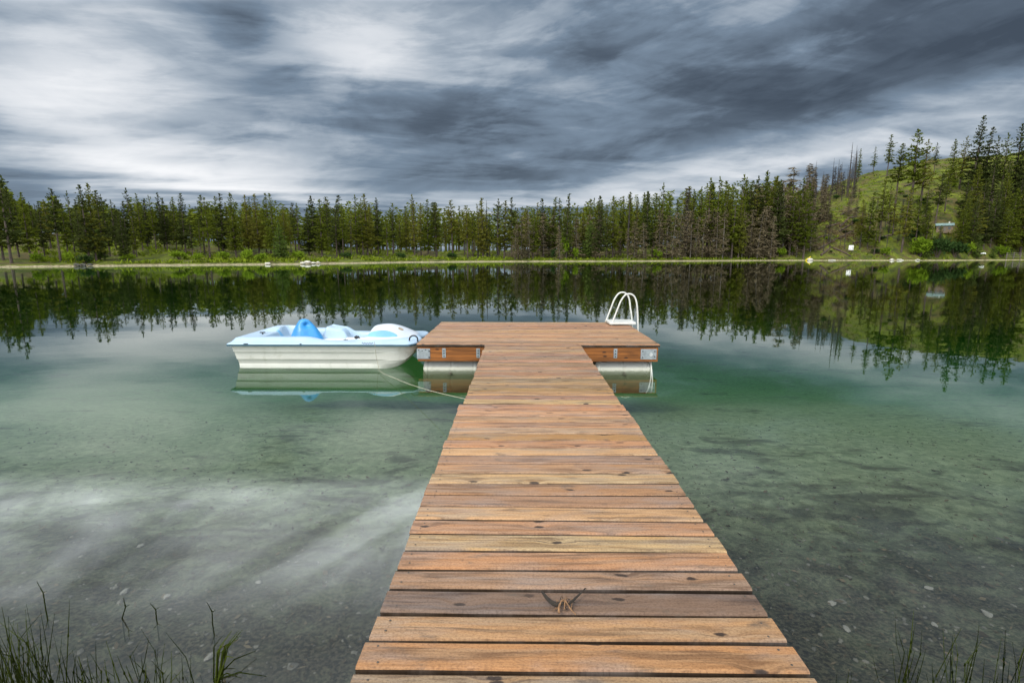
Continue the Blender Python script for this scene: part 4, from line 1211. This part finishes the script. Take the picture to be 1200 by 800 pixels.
def xmax(v): return BL - .16 * (abs(v - .5) * 2) ** 6 - .10 * math.exp(-((v - .5) / .10) ** 2) + .03
def deck_z(x, y):
    v = y / BWD; e_s = min(y, BWD - y); e = min(e_s, x + .02, xmax(min(1, max(0, v))) - x)
    z = .40 + .012 * sm(0, .02, e)
    aft = 1 - sm(1.15, 1.55, x)
    z += .068 * aft * sm(.02, .10, e)
    z += .006 * (1 - aft) * sm(.02, .12, e_s)
    well = sm(.21, .29, e_s) * sm(.42, .55, x) * (1 - sm(2.0, 2.2, x))
    z -= .20 * well
    # seat pans inside the well
    seat = sm(.30, .36, e_s) * sm(1.05, 1.2, x) * (1 - sm(1.6, 1.72, x)); z += .10 * seat
    # far side ribbed backrest
    bk = sm(1.18, 1.30, x) * (1 - sm(1.52, 1.78, x)) * sm(.70, .80, y) * (1 - sm(1.06, 1.14, y))
    z += bk * (.20 + .012 * math.sin((y) * 75) * sm(1.35, 1.5, x))
    # stern hump on the far side
    z += .06 * sm(.12, .3, x) * (1 - sm(.55, .85, x)) * sm(.75, .9, y) * (1 - sm(1.1, 1.2, y))
    # bow cowl
    qx = (x - 2.40) / (.78 if x < 2.40 else .64); qy = (y - .64) / .64
    r2 = qx * qx + qy * qy
    if r2 < 1: z += .205 * (1 - r2) ** 1.8
    # scoops either side of the cowl
    return z
def deck_mesh():
    nx, ny = 150, 84; vs = []; fs = []
    for j in range(ny):
        v = j / (ny - 1); y = -.02 + (BWD + .04) * v; xm_ = xmax(v)
        for i in range(nx):
            x = -.03 + (xm_ + .03) * i / (nx - 1)
            edge = i in (0, nx - 1) or j in (0, ny - 1)
            vs.append((x, y, .392 if edge else deck_z(x, min(BWD, max(0, y)))))
    for j in range(ny - 1):
        for i in range(nx - 1): fs.append((j * nx + i, j * nx + i + 1, (j + 1) * nx + i + 1, (j + 1) * nx + i))
    loop = [i for i in range(nx)] + [j * nx + nx - 1 for j in range(1, ny)] + [(ny - 1) * nx + i for i in range(nx - 2, -1, -1)] + [j * nx for j in range(ny - 2, 0, -1)]
    base = len(vs); vs += [(vs[k][0], vs[k][1], ZG - .004) for k in loop]; nl = len(loop)
    fs += [(loop[k], base + k, base + (k + 1) % nl, loop[(k + 1) % nl]) for k in range(nl)]
    mb = MB(); mb.raw(vs, fs)
    return mb, [Vector(vs[base + k]) for k in range(nl)]
mb, rim = deck_mesh()
mb.build('deck', M['boat_deck'], pb, True)
mb = MB(); rp = rim[::3]; cen = Vector((BL / 2, BWD / 2, 0))
vsr = []; n = len(rp)
for p in rp:
    o_ = Vector((p.x - cen.x, (p.y - cen.y), 0)); o_ = Vector((1 if p.x > BL - .2 else (-1 if p.x < -.03 else 0), 1 if p.y > BWD else (-1 if p.y < 0 else 0), 0)) * .008
    vsr += [p + o_ + Vector((0, 0, .012)), p + o_ + Vector((0, 0, -.016)), p - Vector((0, 0, .016)) - o_ * 3, p + Vector((0, 0, .012)) - o_ * 3]
mb.raw(vsr, [(i * 4 + k, ((i + 1) % n) * 4 + k, ((i + 1) % n) * 4 + (k + 1) % 4, i * 4 + (k + 1) % 4) for i in range(n) for k in range(4)])
mb.build('rub_strip', M['rub'], pb)
# white cowl skin over the bow dome
def patch(name, m, poly, lift, thick=.006, nu=22, nv=10):
    """poly(u) -> (x, ylow, yhigh)"""
    vs = []; fs = []
    for i in range(nu + 1):
        x, a, b = poly(i / nu)
        for j in range(nv + 1):
            y = a + (b - a) * j / nv; edge = i in (0, nu) or j in (0, nv)
            vs.append((x, y, deck_z(x, y) + (-.002 if edge else lift)))
    k = nv + 1
    fs = [(i * k + j, (i + 1) * k + j, (i + 1) * k + j + 1, i * k + j + 1) for i in range(nu) for j in range(nv)]
    mb = MB(); mb.raw(vs, fs); return mb.build(name, m, pb, True)
def cowl(u):
    x = 1.74 + 1.18 * u; w = math.sqrt(max(0, 1 - ((u - .5) * 2) ** 2)); return x, .64 - .53 * w - .01, .64 + .53 * w + .01
patch('cowl', M['boat_white'], cowl, .006, nu=40, nv=40)
def tear(u):
    x = 1.98 + .68 * u; w = .095 * (math.sin(math.pi * u ** 1.35)) ** .8 + .002; c = .27 - .02 * u; return x, c - w, c + w
patch('inset_panel', M['boat_pale_blue'], tear, .016)
def tear2(u):
    x, a, b = tear(u); return x, BWD - b, BWD - a
patch('inset_panel', M['boat_pale_blue'], tear2, .016)
patch('floor_mat', M['boat_pale_blue'], lambda u: (1.80 + .26 * u, .30, .62), .008)
patch('stern_mat', M['boat_pale_blue'], lambda u: (.40 + .22 * u, .76, .78 + .14 * u), .008)
# blue backrest shell
def backrest():
    mb = MB(); nz, na = 26, 40; vs = []; fs = []
    for i in range(nz):
        t = i / (nz - 1); z = .27 + .45 * t
        w = max(0, 1 - t ** 1.4) ** .85
        rx = .05 + .235 * w; ry = .05 + .20 * w
        if i == nz - 1: rx = ry = .035
        cx = 1.01 - .02 * t + .04 * (1 - t) * 0; cy = .56
        for k in range(na):
            a = 2 * math.pi * k / na
            ca_, sa_ = math.cos(a), math.sin(a)
            x = cx + rx * ca_ * (1.15 if ca_ > 0 else 1.0); y = cy + ry * sa_
            # hollow near the top on the bow-and-camera side, with a shallow channel below it
            da = math.atan2(math.sin(a + .95), math.cos(a + .95))
            hol = .75 * math.exp(-((t - .80) / .085) ** 2 - (da / .55) ** 2)
            ch = .22 * math.exp(-(da / .42) ** 2) * (1 - sm(.55, .9, t))
            k_ = 1 - min(.9, hol + ch)
            vs.append((cx + (x - cx) * k_, cy + (y - cy) * k_, z))
    for i in range(nz - 1):
        for k in range(na): fs.append((i * na + k, i * na + (k + 1) % na, (i + 1) * na + (k + 1) % na, (i + 1) * na + k))
    fs.append(tuple((nz - 1) * na + k for k in range(na)))
    mb.raw(vs, fs); return mb.build('backrest', M['boat_blue'], pb, True)
backrest()
# pedals, cleat, bow handle, script mark and emblem
for (px_, py_, pz_) in ((1.86, .60, .40), (1.73, .40, .37)):
    mb = MB(); mb.box((px_, py_, pz_), (.055, .10, .035), rot=Matrix.Rotation(.6, 3, 'Y'), bev=.008); mb.tube([(px_, py_ - .06, pz_), (px_, py_ + .10, pz_ - .0)], .011, 8)
    mb.tube([(px_, py_ + .10, pz_), (px_ + .09, py_ + .12, pz_ - .14)], .012, 8); mb.build('pedal', M['black'], pb)
mb = MB(); mb.box((.34, .42, deck_z(.34, .42) + .03), (.09, .025, .018), bev=.006); mb.tube([(.34, .42, deck_z(.34, .42) - .01), (.34, .42, deck_z(.34, .42) + .03)], .012, 8); mb.build('cleat', M['black'], pb)
hx, hy = BL - .07, .16; hz = deck_z(BL - .1, .16)
mb = MB(); mb.tube(smooth_path([(hx - .07, hy, hz - .03), (hx - .06, hy, hz + .05), (hx, hy, hz + .085), (hx + .06, hy, hz + .05), (hx + .065, hy, hz - .04)], 5), .012, 8); mb.build('bow_handle', M['black'], pb)
mb = MB(); pts = [(2.14 + .012 * i, -.022 , .408 + .012 * math.sin(i * 1.9) * (1 if i % 5 else 1.6)) for i in range(16)]
mb.tube(smooth_path(pts, 4), .0035, 5); mb.build('script_lettering', M['black'], pb)
def emb(u):
    x = 2.60 + .10 * u; w = .05 * math.sqrt(max(.02, 1 - (2 * u - 1) ** 2)); return x, .50 - w, .50 + w
patch('emblem', M['tan_mark'], emb, .012, nu=10, nv=6)
for cx_ in (.28, 1.16):
    mb = MB(); mb.box((cx_, -.024, .392), (.07 if cx_ < 1 else .03, .012, .014), bev=.003); mb.build('rub_clip', M['black'], pb)
tag(pb, 'white and pale blue pedal boat with blue backrest moored beside the platform', 'pedal boat')

# mooring rope from the gunwale to the walkway
def at_y(px, py, Y):
    d = ray(px, py); return CAM + d * ((Y - CAM.y) / d.y)
e_ = Vector((XL + .03, on_z(541, 468, .33).y, .33))
pts = [at_y(438.5, 400, BY - .04), at_y(439.5, 405, BY - .045), at_y(440.5, 415, BY - .05), at_y(443, 427, BY - .06), on_z(446, 435.5, .03)]
st_ = pts[-1]
for t in (.2, .4, .6, .8): pts.append(st_.lerp(e_, t) - Vector((0, 0, .11 * math.sin(math.pi * t) * .4)))
pts.append(e_)
mb = MB(); mb.tube(smooth_path(pts, 6), .004, 6); o = mb.build('mooring_rope', M['rope'])
tag(o, 'thin pale rope running from the boat gunwale to the walkway', 'rope')

# ------------------------------------------------------------------ things in the shallows
def twig():
    mb = MB(); p0 = on_z(660, 713, DECK); z0 = DECK + .012
    def P(px, py, dz=0): q = on_z(px, py, DECK); return Vector((q.x, q.y, z0 + dz)) - Vector((p0.x, p0.y, DECK))
    mb.tube(smooth_path([P(635, 701, .02), P(642, 708, .012), P(650, 712, .006), P(657, 713, .012), P(662, 712, .012)], 4), [.0036 + .0052 * math.sin(math.pi * min(1, i / 16 * .9 + .1)) for i in range(17)], 6, mi=0)
    mb.tube(smooth_path([P(662, 712, .012), P(668, 711, .008), P(676, 705, .012), P(686, 698, .024)], 4), [.0078 - .0048 * i / 12 for i in range(13)], 6, mi=0)
    mb.tube(smooth_path([P(655, 721, 0), P(655, 716, .01), P(659, 711, .018), P(663, 712, .016)], 4), .0042, 6, mi=1)
    mb.tube(smooth_path([P(675, 722, -.004), P(669, 718, .004), P(663, 713, .02), P(660, 709, .014)], 4), [.0018 + .002 * i / 12 for i in range(13)], 6, mi=1)
    mb.tube([P(661, 718, .004), P(662, 712, .02), P(662, 706, .014)], [.002, .003, .001], 6, mi=1)
    for k in range(26):
        q = P(random.uniform(648, 672), random.uniform(706, 716), random.uniform(-.006, .014))
        d = Vector((random.uniform(-1, 1), random.uniform(-1, 1), random.uniform(-.2, .8))).normalized()
        mb.tube([q, q + d * random.uniform(.008, .026)], [.0022, .0007], 4, mi=random.choice((0, 1)))
    M['twig'] = plain('dark_twig_bark', (.022, .016, .010), .85, .4, 90); M['twig_core'] = plain('orange_twig_core', (.20, .105, .045), .7, .4, 60)
    o = mb.build('dried_twig', [M['twig'], M['twig_core']]); o.location = (p0.x, p0.y, DECK)
    tag(o, 'forked dried twig with orange core lying on a dark walkway plank', 'twig')
twig()

def reed_clump(px, py, hts, n, spread, lab, green=.2, seed=0):
    rng = random.Random(seed); b = on_z(px, py, 0.0); gz = ground_z(b.x, b.y) - .02
    mb = MB()
    for k in range(n):
        x0, y0 = rng.gauss(0, spread * .4), rng.gauss(0, spread * .25)
        H_ = hts * rng.uniform(.45, 1.1); ln = rng.gauss(0, .16); ln2 = rng.gauss(0, .10); r = rng.uniform(.0012, .0023)
        p = [Vector((x0, y0, gz)), Vector((x0 + ln * .2 * H_, y0 + ln2 * .2 * H_, gz + .35 * H_))]
        bend = rng.random() < .35; kk = rng.uniform(-.9, .9) if bend else rng.gauss(0, .08)
        p.append(p[1] + Vector((ln * .35 * H_, ln2 * .3 * H_, .35 * H_)))
        p.append(p[2] + Vector((ln * .3 * H_ + kk * .22 * H_, ln2 * .3 * H_, .34 * H_ * (1 - abs(kk) * .35))))
        mi = 1 if rng.random() < green else 0
        q = [p[0], p[0].lerp(p[1], .5), p[1], p[1].lerp(p[2], .5), p[2], p[2].lerp(p[3], .5), p[3]]
        mb.tube(q, [r, r, r * .95, r * .9, r * .8, r * .6, r * .25], 5, mi=mi)
        for w in (2, 4):
            if rng.random() < .6: mb.tube([q[w] - Vector((0, 0, .005)), q[w] + Vector((0, 0, .006))], r * 1.7, 5, mi=0)
        if rng.random() < .25:
            d = Vector((rng.uniform(-1, 1), rng.uniform(-.5, .5), rng.uniform(.3, 1.2))).normalized()
            mb.tube([q[3], q[3] + d * H_ * .25], [r * .8, r * .3], 4, mi=mi)
    o = mb.build('reed_clump', [M['reed'], M['reed_green']]); o.location = (b.x, b.y, 0)
    tag(o, lab, 'reeds', 'reed clumps in the shallows')
REEDS = [(12, 812, .50, 46, .16, 'dense dark reed clump in the bottom left corner', .25), (38, 806, .52, 16, .12, 'tall reeds beside the dense corner clump', .15), (50, 806, .60, 8, .08, 'tallest straight reed group near the corner clump', .1),
         (66, 806, .50, 9, .12, 'loose crossed reeds right of the tallest reed group', .1), (88, 806, .42, 10, .13, 'low leaning reeds left of the yellow green reeds', .15), (112, 806, .40, 9, .13, 'sparse thin reeds in the left shallows', .15),
         (138, 804, .40, 11, .08, 'yellow green reed tuft in the left shallows', .6), (160, 806, .42, 10, .10, 'bent reeds next to the yellow green tuft', .4), (180, 804, .46, 9, .05, 'dark tied looking reed bunch', .1),
         (194, 806, .42, 4, .03, 'upright bright green reed stalk pair', .8), (214, 804, .34, 6, .10, 'thin leaning reeds right of the bright stalks', .1), (232, 806, .46, 4, .06, 'few kinked reeds right of the leaning reeds', .1),
         (1060, 800, .62, 9, .05, 'tall dark reed bunch in the right shallows', .2), (1072, 806, .36, 9, .12, 'low reeds at the foot of the tall right bunch', .3), (1120, 808, .40, 10, .14, 'sparse reeds in the right shallows', .3),
         (1150, 808, .44, 12, .14, 'green reeds near the bottom right corner', .4), (1180, 806, .50, 9, .12, 'reed clump in the bottom right corner', .3), (998, 806, .30, 6, .10, 'short thin reeds beside the walkway edge', .1)]
for i, (px, py, hh, n, sp, lab, gr) in enumerate(REEDS): reed_clump(px, py, hh * .85, n if px < 60 else max(3, int(n * .8)), sp, lab, gr, 100 + i)
# a green tuft pushed over, floating on the surface
def leaning_tuft():
    b = on_z(250, 797, 0); rng = random.Random(9); mb = MB()
    for k in range(12):
        tip = on_z(rng.uniform(262, 286), rng.uniform(735, 762), .16) - b
        mb.tube([Vector((rng.uniform(-.02, .02), rng.uniform(-.02, .02), -.1)), tip * .5 + Vector((rng.uniform(-.02, .02), 0, .04)), tip * rng.uniform(.7, 1.05)], [.0035, .003, .0008], 5, mi=1 if rng.random() < .7 else 0)
    for tx, ty in ((283, 794), (300, 762), (312, 792), (276, 783)):
        tip = on_z(tx, ty, .02) - b; mb.tube([Vector((0, 0, .0)), tip * .5 + Vector((0, 0, .03)), tip], [.003, .0028, .001], 5, mi=0)
    o = mb.build('reed_clump', [M['reed'], M['reed_green']]); o.location = b; tag(o, 'green reed tuft leaning over with broken stems on the water', 'reeds', 'reed clumps in the shallows')
leaning_tuft()
# single emergent stalks further out
for i, (px, py, tx, ty, lab) in enumerate([(53, 710, 48, 678, 'single kinked reed stalk out in the left water'), (249, 730, 245, 702, 'single short reed out from the left shallows'), (143, 724, 148, 697, 'dark reed stalk alone beyond the left reeds'), (183, 722, 178, 705, 'small thin reed beyond the dark bunch')]):
    b = on_z(px, py, 0); d_ = (b - CAM).dot(FWD); tp = b + RGT * ((tx - px) / FPX * d_) + Vector((0, 0, (py - ty) / FPX * d_))
    mb = MB(); mid = b.lerp(tp, .55) + Vector((.014, 0, 0)); mb.tube([Vector((0, 0, -.25)), Vector((0, 0, 0)), mid - b, tp - b], [.003, .003, .0028, .001], 5)
    mb.tube([mid - b, mid - b + Vector((.02, 0, .012))], [.002, .001], 4)
    o = mb.build('reed_stalk', M['reed']); o.location = b; tag(o, lab, 'reed', 'single reed stalks in the water')

# stones lying on the bed
for k, (px, py, sz, lab) in enumerate([(245, 771, .055, 'pale flat stone under water by the leaning reed tuft'), (303, 683, .04, 'pale stone on the bed left of the walkway'), (196, 700, .05, 'flat pale stone beyond the dark reed bunch'),
        (146, 694, .06, 'broad pale stone on the left lake bed'), (975, 708, .055, 'rounded pale stone right of the walkway'), (1157, 720, .06, 'pale angular stone in the right shallows'), (1095, 733, .04, 'small flat pale stone by the tall right reeds'),
        (992, 738, .05, 'pale stone near the walkway edge'), (165, 640, .05, 'far pale stone on the left lake bed'), (1088, 690, .05, 'grey stone in the right lake bed')]):
    b = on_z(px, py, 0.0); zz = ground_z(b.x, b.y)
    for _ in range(4): b = on_z(px, py, zz); zz = ground_z(b.x, b.y)
    me = rock_mesh(40 + k, 'stone'); me.materials.append(M['stone_pale'])
    o = bpy.data.objects.new('stone', me); COL.objects.link(o); o.location = (b.x, b.y, zz + .008); sz *= .48; o.scale = (sz, sz * .7, sz * .32); o.rotation_euler = (0, 0, random.uniform(0, 3))
    tag(o, lab, 'stone', 'pale stones on the lake bed')

# gravel and sunken leaf litter
def litter():
    rng = random.Random(91); st = MB(); lf = MB()
    ico = rock_mesh(3, 'tmp', 1); iv = [v.co.copy() for v in ico.vertices]; ifc = [tuple(p.vertices) for p in ico.polygons]; bpy.data.meshes.remove(ico)
    N_ = 3600
    xs = np.array([rng.uniform(-1, 1) for _ in range(N_)]); ts = np.array([rng.random() for _ in range(N_)])
    Y = 1.3 + 6.0 * ts ** 1.7; X = xs * (2.2 + Y * 1.05); Z = height(X, Y)
    for x, y, z in zip(X, Y, Z):
        s_ = rng.uniform(.005, .018) * (1 if rng.random() < .95 else 1.8); a = rng.uniform(0, 6.28); ca_, sa_ = math.cos(a), math.sin(a); e = rng.uniform(.5, 1)
        st.raw([(x + s_ * (v.x * ca_ - v.y * e * sa_), y + s_ * (v.x * sa_ + v.y * e * ca_), z + s_ * .4 * v.z) for v in iv], ifc)
    N_ = 15000
    xs = np.array([rng.uniform(-1, 1) for _ in range(N_)]); ts = np.array([rng.random() for _ in range(N_)])
    Y = 1.3 + 6.5 * ts ** 2.6; X = xs * (2.2 + Y * 1.05); Z = height(X, Y)
    for x, y, z in zip(X, Y, Z):
        a = rng.uniform(0, 6.28); L = rng.uniform(.004, .026) * rng.uniform(.5, 1.2); w = L * rng.uniform(.08, .6); d = Vector((math.cos(a), math.sin(a), rng.uniform(-.15, .3))); s2 = Vector((-d.y, d.x, rng.uniform(-.4, .4)))
        p = Vector((x, y, z + rng.uniform(.004, .02)))
        lf.raw([p - d * L, p + s2 * w, p + d * L, p - s2 * w], [(0, 1, 2, 3)])
    tag(st.build('gravel', M['stone']), 'small stones scattered over the shallow lake bed', 'gravel', kind='stuff')
    tag(lf.build('leaf_litter', M['debris']), 'sunken leaves and twig bits on the shallow lake bed', 'leaf litter', kind='stuff')
litter()
